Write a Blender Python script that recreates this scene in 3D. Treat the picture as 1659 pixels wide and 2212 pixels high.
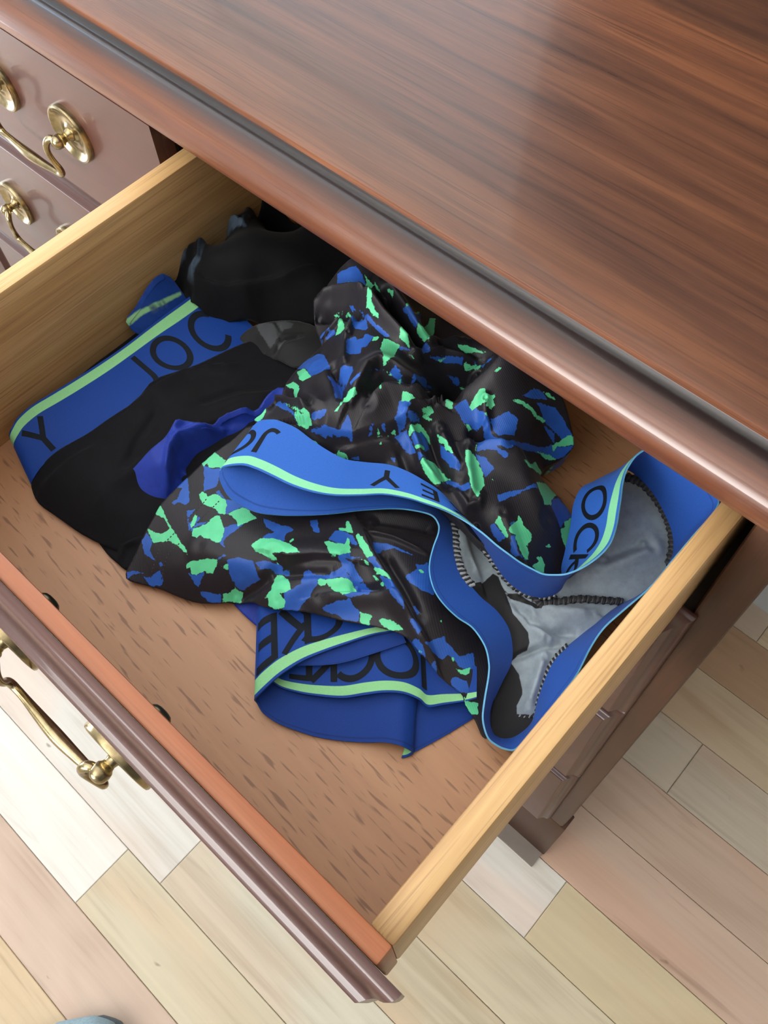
import bpy, bmesh, math, random
import numpy as np
from mathutils import Vector, Matrix
from mathutils.geometry import delaunay_2d_cdt

for o in list(bpy.data.objects):
    bpy.data.objects.remove(o)
sc = bpy.context.scene
COL = sc.collection
rnd = random.Random(7)

# ------------------------------------------------------------------ camera
# units: metres; x along the dresser front, y into the dresser, z up;
# z = 0 is the top edge of the open drawer's sides
cam_d = bpy.data.cameras.new('camera')
cam = bpy.data.objects.new('camera', cam_d)
COL.objects.link(cam)
cam_d.sensor_fit = 'HORIZONTAL'
cam_d.sensor_width = 36.0
cam_d.lens = 1908.99 * 36.0 / 1659.0
cam_d.clip_start = 0.01
cam.matrix_world = Matrix(((0.7392021, -0.5775099, 0.3465004, 0.0),
                           (0.6728338, 0.6558478, -0.3422841, 0.0),
                           (-0.0295791, 0.4861543, 0.8733722, 0.36),
                           (0, 0, 0, 1)))
sc.camera = cam

# ------------------------------------------------------------------ world, window and fill light, exposure
w = bpy.data.worlds.new('world')
sc.world = w
w.use_nodes = True
bg = w.node_tree.nodes['Background']
bg.inputs[0].default_value = (0.62, 0.76, 1.0, 1)
bg.inputs[1].default_value = 1.0


def area(name, loc, aim, sx, sy, power, col):
    d = bpy.data.lights.new(name, 'AREA')
    d.shape = 'RECTANGLE'
    d.size, d.size_y = sx, sy
    d.energy = power
    d.color = col
    o = bpy.data.objects.new(name, d)
    o.location = loc
    o.rotation_euler = (Vector(aim) - Vector(loc)).to_track_quat('-Z', 'Y').to_euler()
    COL.objects.link(o)
    return o


# daylight: a low glazed door on the left, two windows in the back wall; the front lamp is added fill
area('daylight_and_fill', (-2.36, -0.32, -0.36), (0, -0.32, -0.36), 1.10, 0.92, 42, (0.86, 0.93, 1.0))
o = area('daylight_and_fill', (-0.75, -2.50, 0.80), (-0.75, 0.1, 1.85), 1.5, 1.3, 165, (1.0, 0.98, 0.94))  # added fill lamp, aimed up to bounce off the ceiling
o.data.spread = math.radians(95)
area('daylight_and_fill', (-0.86, 0.775, 0.66), (-0.86, 0.0, 0.66), 0.79, 1.05, 8.5, (0.96, 0.98, 1.0))
area('daylight_and_fill', (-1.95, 0.775, 0.80), (-1.95, 0.0, 0.80), 0.62, 1.0, 17, (0.45, 0.72, 1.0))

sc.view_settings.view_transform = 'Standard'
sc.view_settings.look = 'None'
sc.view_settings.gamma = 1.0
sc.view_settings.use_curve_mapping = False
sc.view_settings.exposure = -0.42


# ------------------------------------------------------------------ helpers
MM = 0.001
_names = {}


def link(o):
    COL.objects.link(o)
    return o


def thing(name, label, cat, loc=(0, 0, 0), group=None, kind=None):
    o = link(bpy.data.objects.new(name, None))
    o.empty_display_size = 0.02
    o.location = loc
    if label:
        o['label'] = label
    if cat:
        o['category'] = cat
    if group:
        o['group'] = group
    if kind:
        o['kind'] = kind
    return o


def world_loc(o):
    v = Vector((0, 0, 0))
    while o is not None:
        v += o.location
        o = o.parent
    return v


def mesh_obj(name, verts, faces, mat, parent=None, smooth=None, kind=None, label=None):
    """verts in world millimetres; stored relative to the parent's origin"""
    v = np.array(verts, dtype=float) * MM
    if parent is not None:
        v = v - np.array(world_loc(parent))
    me = bpy.data.meshes.new(name)
    me.from_pydata(v.tolist(), [], faces)
    me.update()
    if smooth is not None:
        me.polygons.foreach_set('use_smooth', [True] * len(me.polygons))
        if smooth < 180:
            me.set_sharp_from_angle(angle=math.radians(smooth))
    o = bpy.data.objects.new(name, me)
    if mat is not None:
        me.materials.append(mat)
    if parent is not None:
        o.parent = parent
    if kind:
        o['kind'] = kind
    if label:
        o['label'] = label
    return link(o)


class MB:
    """collects simple shapes into one mesh (millimetres, world axes)"""

    def __init__(s):
        s.v, s.f = [], []

    def add(s, v, f):
        n = len(s.v)
        s.v += [tuple(p) for p in v]
        s.f += [tuple(i + n for i in q) for q in f]
        return s

    def box(s, x0, x1, y0, y1, z0, z1, b=0.0):
        if b <= 0:
            v = [(x, y, z) for x in (x0, x1) for y in (y0, y1) for z in (z0, z1)]
            f = [(0, 1, 3, 2), (4, 6, 7, 5), (0, 4, 5, 1), (2, 3, 7, 6), (0, 2, 6, 4), (1, 5, 7, 3)]
            return s.add(v, f)
        bm = bmesh.new()
        bmesh.ops.create_cube(bm, size=1)
        for q in bm.verts:
            q.co = Vector(((x0 + x1) / 2 + q.co.x * (x1 - x0), (y0 + y1) / 2 + q.co.y * (y1 - y0), (z0 + z1) / 2 + q.co.z * (z1 - z0)))
        bmesh.ops.bevel(bm, geom=bm.edges[:], offset=b, segments=2, affect='EDGES', profile=0.5)
        bm.verts.index_update()
        s.add([q.co[:] for q in bm.verts], [[q.index for q in f.verts] for f in bm.faces])
        bm.free()
        return s

    def prism_x(s, prof, x0, x1, n=1, closed=True):
        """profile of (y, z) points swept along x, capped"""
        m = len(prof)
        v = []
        for k in range(n + 1):
            x = x0 + (x1 - x0) * k / n
            v += [(x, y, z) for y, z in prof]
        f = []
        for k in range(n):
            for i in range(m if closed else m - 1):
                j = (i + 1) % m
                f.append((k * m + i, k * m + j, (k + 1) * m + j, (k + 1) * m + i))
        if closed:
            f.append(tuple(range(m - 1, -1, -1)))
            f.append(tuple(n * m + i for i in range(m)))
        return s.add(v, f)

    def lathe(s, prof, c, axis='y', n=32):
        """profile of (radius, offset along axis) spun round the axis through c"""
        v, f = [], []
        for r, h in prof:
            for k in range(n):
                a = 2 * math.pi * k / n
                p = (r * math.cos(a), h, r * math.sin(a)) if axis == 'y' else \
                    ((r * math.cos(a), r * math.sin(a), h) if axis == 'z' else (h, r * math.cos(a), r * math.sin(a)))
                v.append((c[0] + p[0], c[1] + p[1], c[2] + p[2]))
        for i in range(len(prof) - 1):
            for k in range(n):
                k2 = (k + 1) % n
                f.append((i * n + k, i * n + k2, (i + 1) * n + k2, (i + 1) * n + k))
        f.append(tuple(range(n - 1, -1, -1)))
        f.append(tuple((len(prof) - 1) * n + k for k in range(n)))
        return s.add(v, f)

    def tube(s, pts, rad, n=12, cap=True):
        pts = [Vector(p) for p in pts]
        rad = rad if hasattr(rad, '__len__') else [rad] * len(pts)
        v, f = [], []
        up = None
        for i, p in enumerate(pts):
            t = (pts[min(i + 1, len(pts) - 1)] - pts[max(i - 1, 0)]).normalized()
            if up is None:
                up = t.orthogonal().normalized()
            up = (up - t * up.dot(t)).normalized()
            sd = t.cross(up)
            for k in range(n):
                a = 2 * math.pi * k / n
                q = p + (up * math.cos(a) + sd * math.sin(a)) * rad[i]
                v.append(q[:])
        for i in range(len(pts) - 1):
            for k in range(n):
                k2 = (k + 1) % n
                f.append((i * n + k, i * n + k2, (i + 1) * n + k2, (i + 1) * n + k))
        if cap:
            f.append(tuple(range(n - 1, -1, -1)))
            f.append(tuple((len(pts) - 1) * n + k for k in range(n)))
        return s.add(v, f)

    def build(s, name, mat, parent=None, smooth=35, kind=None, label=None):
        return mesh_obj(name, s.v, s.f, mat, parent, smooth, kind, label)


def spline(pts, n):
    """Catmull-Rom through pts (any dimension), n samples evenly spread along the arc"""
    P = np.array(pts, float)
    P = np.vstack([2 * P[0] - P[1], P, 2 * P[-1] - P[-2]])
    out = []
    for i in range(1, len(P) - 2):
        t = np.linspace(0, 1, 24, endpoint=False)[:, None]
        a, b, c, d = P[i - 1], P[i], P[i + 1], P[i + 2]
        out.append(0.5 * (2 * b + (c - a) * t + (2 * a - 5 * b + 4 * c - d) * t ** 2 + (3 * b - a - 3 * c + d) * t ** 3))
    out = np.vstack(out + [P[-2][None]])
    L = np.r_[0, np.cumsum(np.linalg.norm(np.diff(out[:, :3], axis=0), axis=1))]
    u = np.linspace(0, L[-1], n)
    return np.stack([np.interp(u, L, out[:, k]) for k in range(out.shape[1])], 1)


# ------------------------------------------------------------------ materials
def new_mat(name):
    m = bpy.data.materials.new(name)
    m.use_nodes = True
    nt = m.node_tree
    return m, nt, nt.nodes['Principled BSDF']


def node(nt, typ, **kw):
    n = nt.nodes.new(typ)
    for k, v in kw.items():
        setattr(n, k, v)
    return n


def ramp(nt, stops, src):
    r = node(nt, 'ShaderNodeValToRGB')
    el = r.color_ramp.elements
    while len(el) < len(stops):
        el.new(0.5)
    for e, (p, c) in zip(el, stops):
        e.position = p
        e.color = (c[0], c[1], c[2], 1) if hasattr(c, '__len__') else (c, c, c, 1)
    nt.links.new(src, r.inputs[0])
    return r.outputs[0]


def noise(nt, vec, scale, detail=4, rough=0.55, dist=0.0):
    n = node(nt, 'ShaderNodeTexNoise')
    n.inputs['Scale'].default_value = scale
    n.inputs['Detail'].default_value = detail
    n.inputs['Roughness'].default_value = rough
    n.inputs['Distortion'].default_value = dist
    nt.links.new(vec, n.inputs['Vector'])
    return n.outputs['Fac']


def mapping(nt, scale=(1, 1, 1), rot=(0, 0, 0), loc=(0, 0, 0), vec=None):
    if vec is None:
        vec = node(nt, 'ShaderNodeTexCoord').outputs['Object']
    m = node(nt, 'ShaderNodeMapping')
    m.inputs['Scale'].default_value = scale
    m.inputs['Rotation'].default_value = rot
    m.inputs['Location'].default_value = loc
    nt.links.new(vec, m.inputs['Vector'])
    return m.outputs[0]


def mix(nt, a, b, fac, mode='MIX'):
    m = node(nt, 'ShaderNodeMix', data_type='RGBA', blend_type=mode)
    for s, v in ((m.inputs[6], a), (m.inputs[7], b), (m.inputs[0], fac)):
        if hasattr(v, 'is_linked'):
            nt.links.new(v, s)
        elif hasattr(v, '__len__'):
            s.default_value = (v[0], v[1], v[2], 1)
        else:
            s.default_value = v
    return m.outputs[2]


def mathn(nt, op, a, b=None, c=None):
    m = node(nt, 'ShaderNodeMath', operation=op)
    for i, v in enumerate((a, b, c)):
        if v is None:
            continue
        if hasattr(v, 'is_linked'):
            nt.links.new(v, m.inputs[i])
        else:
            m.inputs[i].default_value = v
    return m.outputs[0]


def bump(nt, bs, h, strength=0.2, dist=0.001):
    b = node(nt, 'ShaderNodeBump')
    b.inputs['Strength'].default_value = strength
    b.inputs['Distance'].default_value = dist
    nt.links.new(h, b.inputs['Height'])
    nt.links.new(b.outputs[0], bs.inputs['Normal'])


def wood(name, dark, mid, light, along=3.0, across=70.0, axis='x', rough=0.35, pores=0.35, pore_col=None,
         rot=0.0, contrast=(0.3, 0.5, 0.72), stain=None, coat=0.0, bmp=0.05, fleck=False, spec=0.5, streak=None):
    m, nt, bs = new_mat(name)
    sx = {'x': (along, across, across), 'y': (across, along, across), 'z': (across, across, along)}[axis]
    base = mapping(nt, rot=(0, 0, rot))
    v1 = mapping(nt, scale=sx, vec=base)
    g = noise(nt, v1, 1.0, 5, 0.6, 0.6)
    v2 = mapping(nt, scale=tuple(q * 0.22 for q in sx), loc=(3.1, 1.7, 0.4), vec=base)
    g2 = noise(nt, v2, 1.0, 3, 0.5, 0.3)
    gm = mathn(nt, 'ADD', mathn(nt, 'MULTIPLY', g, 0.6), mathn(nt, 'MULTIPLY', g2, 0.4))
    col = ramp(nt, [(contrast[0], dark), (contrast[1], mid), (contrast[2], light)], gm)
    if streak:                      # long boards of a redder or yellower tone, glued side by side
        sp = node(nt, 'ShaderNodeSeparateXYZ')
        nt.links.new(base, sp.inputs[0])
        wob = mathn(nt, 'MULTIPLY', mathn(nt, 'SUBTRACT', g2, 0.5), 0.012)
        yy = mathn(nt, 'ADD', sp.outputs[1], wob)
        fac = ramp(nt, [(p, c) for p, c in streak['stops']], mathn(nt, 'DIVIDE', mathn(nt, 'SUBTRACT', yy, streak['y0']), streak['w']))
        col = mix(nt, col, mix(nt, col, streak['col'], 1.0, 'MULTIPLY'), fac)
    if pores:
        ps = {'x': (14, 900, 900), 'y': (900, 14, 900), 'z': (900, 900, 14)}[axis]
        if fleck:
            ps = tuple(q * (0.5 if q > 100 else 4.2) for q in ps)
        vp = mapping(nt, scale=ps, vec=base)
        p = noise(nt, vp, 1.0, 1 if fleck else 2, 0.5, 0)
        pf = ramp(nt, [(0.60, 0.0), (0.70, 1.0)] if fleck else [(0.54, 0.0), (0.72, 1.0)], p)
        col = mix(nt, col, mix(nt, col, pore_col or tuple(q * 0.55 for q in dark), 1.0 if pore_col else 0.8), mathn(nt, 'MULTIPLY', pf, pores))
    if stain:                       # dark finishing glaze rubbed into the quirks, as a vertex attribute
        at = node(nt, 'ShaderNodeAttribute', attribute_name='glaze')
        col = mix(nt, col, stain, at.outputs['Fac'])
    nt.links.new(col, bs.inputs['Base Color'])
    rg = mathn(nt, 'ADD', mathn(nt, 'MULTIPLY', g, 0.12), rough - 0.06)
    nt.links.new(rg, bs.inputs['Roughness'])
    bs.inputs['Specular IOR Level'].default_value = spec
    bs.inputs['Coat Weight'].default_value = coat
    bs.inputs['Coat Roughness'].default_value = 0.07
    if bmp:
        bump(nt, bs, g, bmp, 0.0006)
    return m


def plain(name, col, rough=0.6, metal=0.0, nscale=None, namp=0.1, bmp=0.0, spec=0.5, sheen=0.0):
    m, nt, bs = new_mat(name)
    bs.inputs['Roughness'].default_value = rough
    bs.inputs['Metallic'].default_value = metal
    bs.inputs['Specular IOR Level'].default_value = spec
    if sheen:
        bs.inputs['Sheen Weight'].default_value = sheen
        bs.inputs['Sheen Roughness'].default_value = 0.4
    if nscale:
        n = noise(nt, node(nt, 'ShaderNodeTexCoord').outputs['Object'], nscale, 4)
        c = ramp(nt, [(0.3, tuple(q * (1 - namp) for q in col)), (0.7, tuple(min(1, q * (1 + namp)) for q in col))], n)
        nt.links.new(c, bs.inputs['Base Color'])
        if bmp:
            bump(nt, bs, n, bmp, 0.0005)
    else:
        bs.inputs['Base Color'].default_value = (*col, 1)
    return m


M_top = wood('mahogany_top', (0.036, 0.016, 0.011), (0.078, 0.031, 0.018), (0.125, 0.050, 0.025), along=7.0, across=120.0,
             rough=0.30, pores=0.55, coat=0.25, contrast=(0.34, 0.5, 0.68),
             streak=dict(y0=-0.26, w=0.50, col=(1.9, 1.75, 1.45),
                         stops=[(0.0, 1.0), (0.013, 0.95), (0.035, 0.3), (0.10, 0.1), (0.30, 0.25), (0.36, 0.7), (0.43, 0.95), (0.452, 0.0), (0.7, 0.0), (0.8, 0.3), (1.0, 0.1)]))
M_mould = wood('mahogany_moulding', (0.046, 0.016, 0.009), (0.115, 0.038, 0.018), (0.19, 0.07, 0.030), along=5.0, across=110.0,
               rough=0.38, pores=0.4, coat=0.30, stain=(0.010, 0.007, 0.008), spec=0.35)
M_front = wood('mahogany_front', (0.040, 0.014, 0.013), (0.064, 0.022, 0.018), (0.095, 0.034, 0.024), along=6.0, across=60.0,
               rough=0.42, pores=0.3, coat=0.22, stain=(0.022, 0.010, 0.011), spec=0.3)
M_frame = wood('mahogany_frame', (0.040, 0.017, 0.010), (0.068, 0.030, 0.017), (0.095, 0.042, 0.022), along=6.0, across=60.0, axis='z',
               rough=0.45, pores=0.25, spec=0.25)
M_orange = wood('stained_cherry', (0.28, 0.085, 0.035), (0.37, 0.125, 0.053), (0.45, 0.170, 0.074), along=8.0, across=160.0,
                rough=0.42, pores=0.2)
M_side = wood('oak_drawer_side', (0.42, 0.235, 0.095), (0.60, 0.375, 0.165), (0.74, 0.50, 0.25), along=4.0, across=150.0, axis='y',
              rough=0.45, pores=0.5, pore_col=(0.25, 0.13, 0.05))
M_bottom = wood('oak_drawer_bottom', (0.30, 0.145, 0.070), (0.42, 0.22, 0.115), (0.54, 0.315, 0.175), along=1.6, across=30.0, axis='x',
                rough=0.45, pores=0.6, pore_col=(0.12, 0.05, 0.025), rot=math.radians(3.2), fleck=True)
M_inside = plain('carcass_inside', (0.05, 0.032, 0.02), 0.8, nscale=30)
M_plate = plain('grey_brown_slab', (0.20, 0.165, 0.14), 0.55, nscale=60, namp=0.06)
M_wall = plain('wall_paint', (0.72, 0.72, 0.70), 0.8, nscale=40, namp=0.02, bmp=0.05)
M_ceil = plain('ceiling_paint', (0.80, 0.79, 0.77), 0.9, nscale=40, namp=0.02)
M_dim = plain('wall_low_bounce', (0.20, 0.19, 0.18), 0.8, nscale=40, namp=0.04)  # unseen right wall, darkened to cut the light it bounces into the drawer
M_skirt = plain('skirting_paint', (0.66, 0.70, 0.74), 0.5)
M_curtain = plain('curtain_cloth', (0.045, 0.030, 0.024), 0.9, nscale=200, namp=0.3)


def brass_mat():
    m, nt, bs = new_mat('antique_brass')
    n = noise(nt, node(nt, 'ShaderNodeTexCoord').outputs['Object'], 140, 5, 0.6)
    nt.links.new(ramp(nt, [(0.30, (0.22, 0.175, 0.095)), (0.55, (0.36, 0.29, 0.165)), (0.75, (0.46, 0.385, 0.24))], n), bs.inputs['Base Color'])
    bs.inputs['Metallic'].default_value = 1.0
    bs.inputs['Roughness'].default_value = 0.22
    return m


M_brass = brass_mat()
M_dark_brass = plain('dark_bronze', (0.10, 0.085, 0.055), 0.3, 1.0, nscale=120, namp=0.3)


def floor_mat():
    m, nt, bs = new_mat('hickory_plank')
    oi = node(nt, 'ShaderNodeObjectInfo')
    tc = node(nt, 'ShaderNodeTexCoord')
    off = node(nt, 'ShaderNodeVectorMath', operation='ADD')
    sc_ = node(nt, 'ShaderNodeVectorMath', operation='SCALE')
    cx = node(nt, 'ShaderNodeCombineXYZ')
    for i in range(3):
        nt.links.new(oi.outputs['Random'], cx.inputs[i])
    nt.links.new(cx.outputs[0], sc_.inputs[0])
    sc_.inputs['Scale'].default_value = 13.0
    nt.links.new(tc.outputs['Object'], off.inputs[0])
    nt.links.new(sc_.outputs[0], off.inputs[1])
    v = off.outputs[0]
    # growth rings bent round slow distortions, mineral streaks and small knots
    warp = noise(nt, mapping(nt, (1.7, 7.0, 7.0), vec=v), 1.0, 2, 0.45, 0.5)
    rings = mathn(nt, 'SINE', mathn(nt, 'MULTIPLY', warp, 60.0))
    fine = noise(nt, mapping(nt, (5, 120, 120), vec=v), 1.0, 3, 0.55, 0.3)
    broad = noise(nt, mapping(nt, (1.2, 9, 9), loc=(2, 8, 5), vec=v), 1.0, 2, 0.5, 0.6)
    g = mathn(nt, 'ADD', mathn(nt, 'ADD', mathn(nt, 'MULTIPLY', rings, 0.05), mathn(nt, 'MULTIPLY', fine, 0.45)), mathn(nt, 'MULTIPLY', broad, 0.5))
    tone = ramp(nt, [(0.22, (0.76, 0.71, 0.65)), (0.45, (0.98, 0.97, 0.96)), (0.72, (1.10, 1.10, 1.09))], g)
    col = mix(nt, oi.outputs['Color'], tone, 1.0, 'MULTIPLY')
    mn = noise(nt, mapping(nt, (1.8, 30, 30), loc=(5, 2, 1), vec=v), 1.0, 4, 0.6, 0.8)
    col = mix(nt, col, mix(nt, col, (0.60, 0.56, 0.53), 1.0, 'MULTIPLY'), ramp(nt, [(0.63, 0.0), (0.76, 0.8)], mn))
    kn = noise(nt, mapping(nt, (24, 50, 50), loc=(1, 7, 3), vec=v), 1.0, 2, 0.4, 0.2)
    col = mix(nt, col, (0.16, 0.10, 0.065), ramp(nt, [(0.745, 0.0), (0.80, 0.75)], kn))
    pk = noise(nt, mapping(nt, (2.0, 7, 7), loc=(9, 4, 2), vec=v), 1.0, 2, 0.5, 0.5)
    col = mix(nt, col, mix(nt, col, (1.0, 0.85, 0.79), 1.0, 'MULTIPLY'), ramp(nt, [(0.50, 0.0), (0.62, 0.7)], pk))
    nt.links.new(col, bs.inputs['Base Color'])
    bs.inputs['Roughness'].default_value = 0.42
    bump(nt, bs, fine, 0.05, 0.0005)
    return m


M_floor = floor_mat()


# ------------------------------------------------------------------ the room
ZF = -908.7                                  # floor level
def structure(name, mb, mat, smooth=None):
    o = mb.build(name, mat, smooth=smooth)
    o['kind'] = 'structure'
    return o


structure('wall_back', MB().box(-2500, -2280, 762, 860, ZF - 20, 1600).box(-1620, -1270, 762, 860, ZF - 20, 1600).box(-450, 2300, 762, 860, ZF - 20, 1600)
          .box(-2280, -1620, 762, 860, ZF - 20, 280).box(-2280, -1620, 762, 860, 1320, 1600)
          .box(-1270, -450, 762, 860, ZF - 20, 120).box(-1270, -450, 762, 860, 1200, 1600), M_wall)
structure('wall_right', MB().box(2200, 2300, -2700, 762, ZF - 20, 1600), M_dim)
structure('wall_front', MB().box(-2500, -1510, -2700, -2600, ZF - 20, 1600).box(10, 2200, -2700, -2600, ZF - 20, 1600)
          .box(-1510, 10, -2700, -2600, ZF - 20, 140).box(-1510, 10, -2700, -2600, 1460, 1600), M_wall)
structure('wall_left', MB().box(-2500, -2400, -2600, -890, ZF - 20, 1600).box(-2500, -2400, 250, 762, ZF - 20, 1600)
          .box(-2500, -2400, -890, 250, ZF - 20, -840).box(-2500, -2400, -890, 250, 120, 1600), M_wall)
structure('ceiling', MB().box(-2500, 2300, -2700, 860, 1600, 1680), M_ceil)
structure('baseboard_back', MB().prism_x([(762, ZF), (753, ZF), (753, ZF + 82), (755, ZF + 88), (757, ZF + 96), (762, ZF + 98)], -2400, 2200), M_skirt, 30)


def window(name, rects):
    mb = MB()
    for r in rects:
        mb.box(*r, 3)
    return structure(name, mb, M_skirt)


window('window_1', [(-2440, -2395, -920, -880, -870, 150), (-2440, -2395, 240, 280, -870, 150), (-2440, -2395, -920, 280, 115, 155), (-2450, -2380, -940, 300, -880, -835)])
window('window_4', [(-2310, -2272, 752, 800, 260, 1350), (-1628, -1590, 752, 800, 260, 1350), (-2310, -1590, 752, 800, 1315, 1350), (-2320, -1580, 748, 800, 250, 285)])
window('fill_window', [(-1540, -1500, -2640, -2595, 110, 1490), (0, 40, -2640, -2595, 110, 1490), (-1540, 40, -2640, -2595, 1450, 1490), (-1560, 60, -2650, -2580, 90, 130)])  # front opening added to frame the fill lamp
window('window_3', [(-1300, -1262, 752, 800, 100, 1230), (-458, -420, 752, 800, 100, 1230), (-1300, -420, 752, 800, 1195, 1230), (-1310, -410, 748, 800, 90, 125)])

# floor: every strip of planks runs along x
fl = MB().box(-2400, 2200, -2600, 762, ZF - 30, ZF - 10).build('floor', plain('subfloor', (0.05, 0.035, 0.025), 0.9))
fl['kind'] = 'structure'
PITCH = 91.7
CREAM, PALE, TAN, PINK, GREY, OCHRE, RUST, WHITE = ((0.60, 0.53, 0.38), (0.64, 0.60, 0.48), (0.54, 0.43, 0.30), (0.56, 0.42, 0.33),
                                                   (0.52, 0.455, 0.365), (0.57, 0.475, 0.31), (0.42, 0.27, 0.165), (0.72, 0.70, 0.65))
known = {-1: ([-900, 300], [OCHRE, OCHRE, TAN]), 0: ([-800, 60], [PINK, PINK, CREAM]), 1: ([-411, 120], [WHITE, CREAM, TAN]),
         2: ([-345, 420], [WHITE, PALE, CREAM]), 3: ([-260, 300], [CREAM, CREAM, PALE]), 4: ([-300, 520], [PINK, CREAM, CREAM]),
         5: ([-340, 56], [TAN, WHITE, OCHRE]), 6: ([-200, 700], [TAN, PINK, GREY]), 7: ([-500, 480], [TAN, PINK, PINK]),
         8: ([-420, 90], [TAN, GREY, GREY]), 9: ([-140, 640], [TAN, TAN, TAN]), 10: ([-350, 420], [RUST, RUST, TAN]),
         11: ([-480, 66], [TAN, GREY, CREAM])}
pal = [CREAM, PALE, TAN, PINK, GREY, OCHRE, CREAM, PALE]
for k in range(-25, 12):
    y0 = -307 + PITCH * k
    y1 = min(y0 + PITCH, 762)
    if k in known:
        js, cs = known[k]
    else:
        a = rnd.uniform(-500, 100)
        js = [a, a + rnd.uniform(600, 1000)]
        cs = [rnd.choice(pal) for _ in range(3)]
    js = [-2400, js[0] - 1000] + js + [js[-1] + 900, 2200]
    cs = [rnd.choice(pal)] + cs + [rnd.choice(pal)]
    for i in range(5):
        x0, x1 = js[i] + 0.25, js[i + 1] - 0.25
        if x1 - x0 < 5:
            continue
        xm, ym = (x0 + x1) / 2, (y0 + y1) / 2
        hx, hy = (x1 - x0) / 2, (y1 - y0) / 2 - 0.3
        b = 0.9
        v = [(sx * hx, sy * hy, z) for z in (-12, -b) for sx, sy in ((-1, -1), (1, -1), (1, 1), (-1, 1))] + \
            [(sx * (hx - b), sy * (hy - b), 0) for sx, sy in ((-1, -1), (1, -1), (1, 1), (-1, 1))]
        f = [(8, 9, 10, 11)] + [(q, (q + 1) % 4, (q + 1) % 4 + 4, q + 4) for q in range(4)] + [(q + 4, (q + 1) % 4 + 4, (q + 1) % 4 + 8, q + 8) for q in range(4)]
        o = mesh_obj('plank', v, f, M_floor)
        o.location = (xm * MM, ym * MM, ZF * MM)
        o.parent = fl
        c = cs[i]
        j = rnd.uniform(0.96, 1.04)
        o.color = (c[0] * j, c[1] * j, c[2] * j, 1)

# ------------------------------------------------------------------ the dresser
X0, X1 = -1640.0, 9.5                      # outer faces of the case
YFACE = 248.0                               # face frame
dresser = thing('dresser', 'dark mahogany dresser with brass bail pulls and one top drawer pulled open', 'dresser',
                loc=((X0 + X1) / 2 * MM, 0.5, ZF * MM))
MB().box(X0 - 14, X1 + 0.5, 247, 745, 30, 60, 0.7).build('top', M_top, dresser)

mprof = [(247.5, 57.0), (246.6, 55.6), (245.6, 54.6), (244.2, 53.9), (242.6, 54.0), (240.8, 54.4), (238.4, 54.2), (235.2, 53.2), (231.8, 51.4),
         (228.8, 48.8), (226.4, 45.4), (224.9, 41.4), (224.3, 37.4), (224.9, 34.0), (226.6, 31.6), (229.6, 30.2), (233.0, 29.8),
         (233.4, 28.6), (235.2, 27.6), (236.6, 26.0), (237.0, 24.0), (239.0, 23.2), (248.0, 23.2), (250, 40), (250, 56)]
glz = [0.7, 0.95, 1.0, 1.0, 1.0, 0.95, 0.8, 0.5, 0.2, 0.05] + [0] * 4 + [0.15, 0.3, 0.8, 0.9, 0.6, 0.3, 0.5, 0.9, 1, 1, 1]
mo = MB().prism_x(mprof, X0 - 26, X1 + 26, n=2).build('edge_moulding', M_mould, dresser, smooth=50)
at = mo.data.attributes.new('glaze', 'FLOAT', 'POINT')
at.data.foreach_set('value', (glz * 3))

for nm, x0, x1 in (('side_panel', X1 - 21, X1), ('side_panel', X0, X0 + 24.5)):
    MB().box(x0, x1, YFACE, 745, -903, 24, 3.5).build(nm, M_frame, dresser)
MB().box(X0 + 24, X1 - 24, 735, 745, -900, 30).build('back_panel', M_inside, dresser)
MB().box(X0 + 24.5, X1 - 21, YFACE, 268, 6, 24).build('top_rail', M_frame, dresser)
for z in (-131.0, -290.0, -498.0):
    MB().box(X0 + 24.5, X1 - 21, YFACE + 0.5, 735, z, z + 18).build('drawer_rail', M_inside, dresser)
for x in (-424, -1205.0):
    MB().box(x, x + 11, YFACE + 8, 735, -113, 6).build('divider', M_inside, dresser)
MB().box(-824, -801, YFACE, 735, -720, -131).build('divider', M_frame, dresser)
MB().box(X0 - 3, X1 + 3.5, YFACE - 0.6, 268, -903, -712, 1.6).build('apron', M_frame, dresser)
MB().box(X0 + 2, X1 + 1, 225.7, 745, ZF, -903, 0.6).build('grey_brown_slab', M_plate, dresser)  # thin grey-brown slab under the case, reaching out at the front


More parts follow.
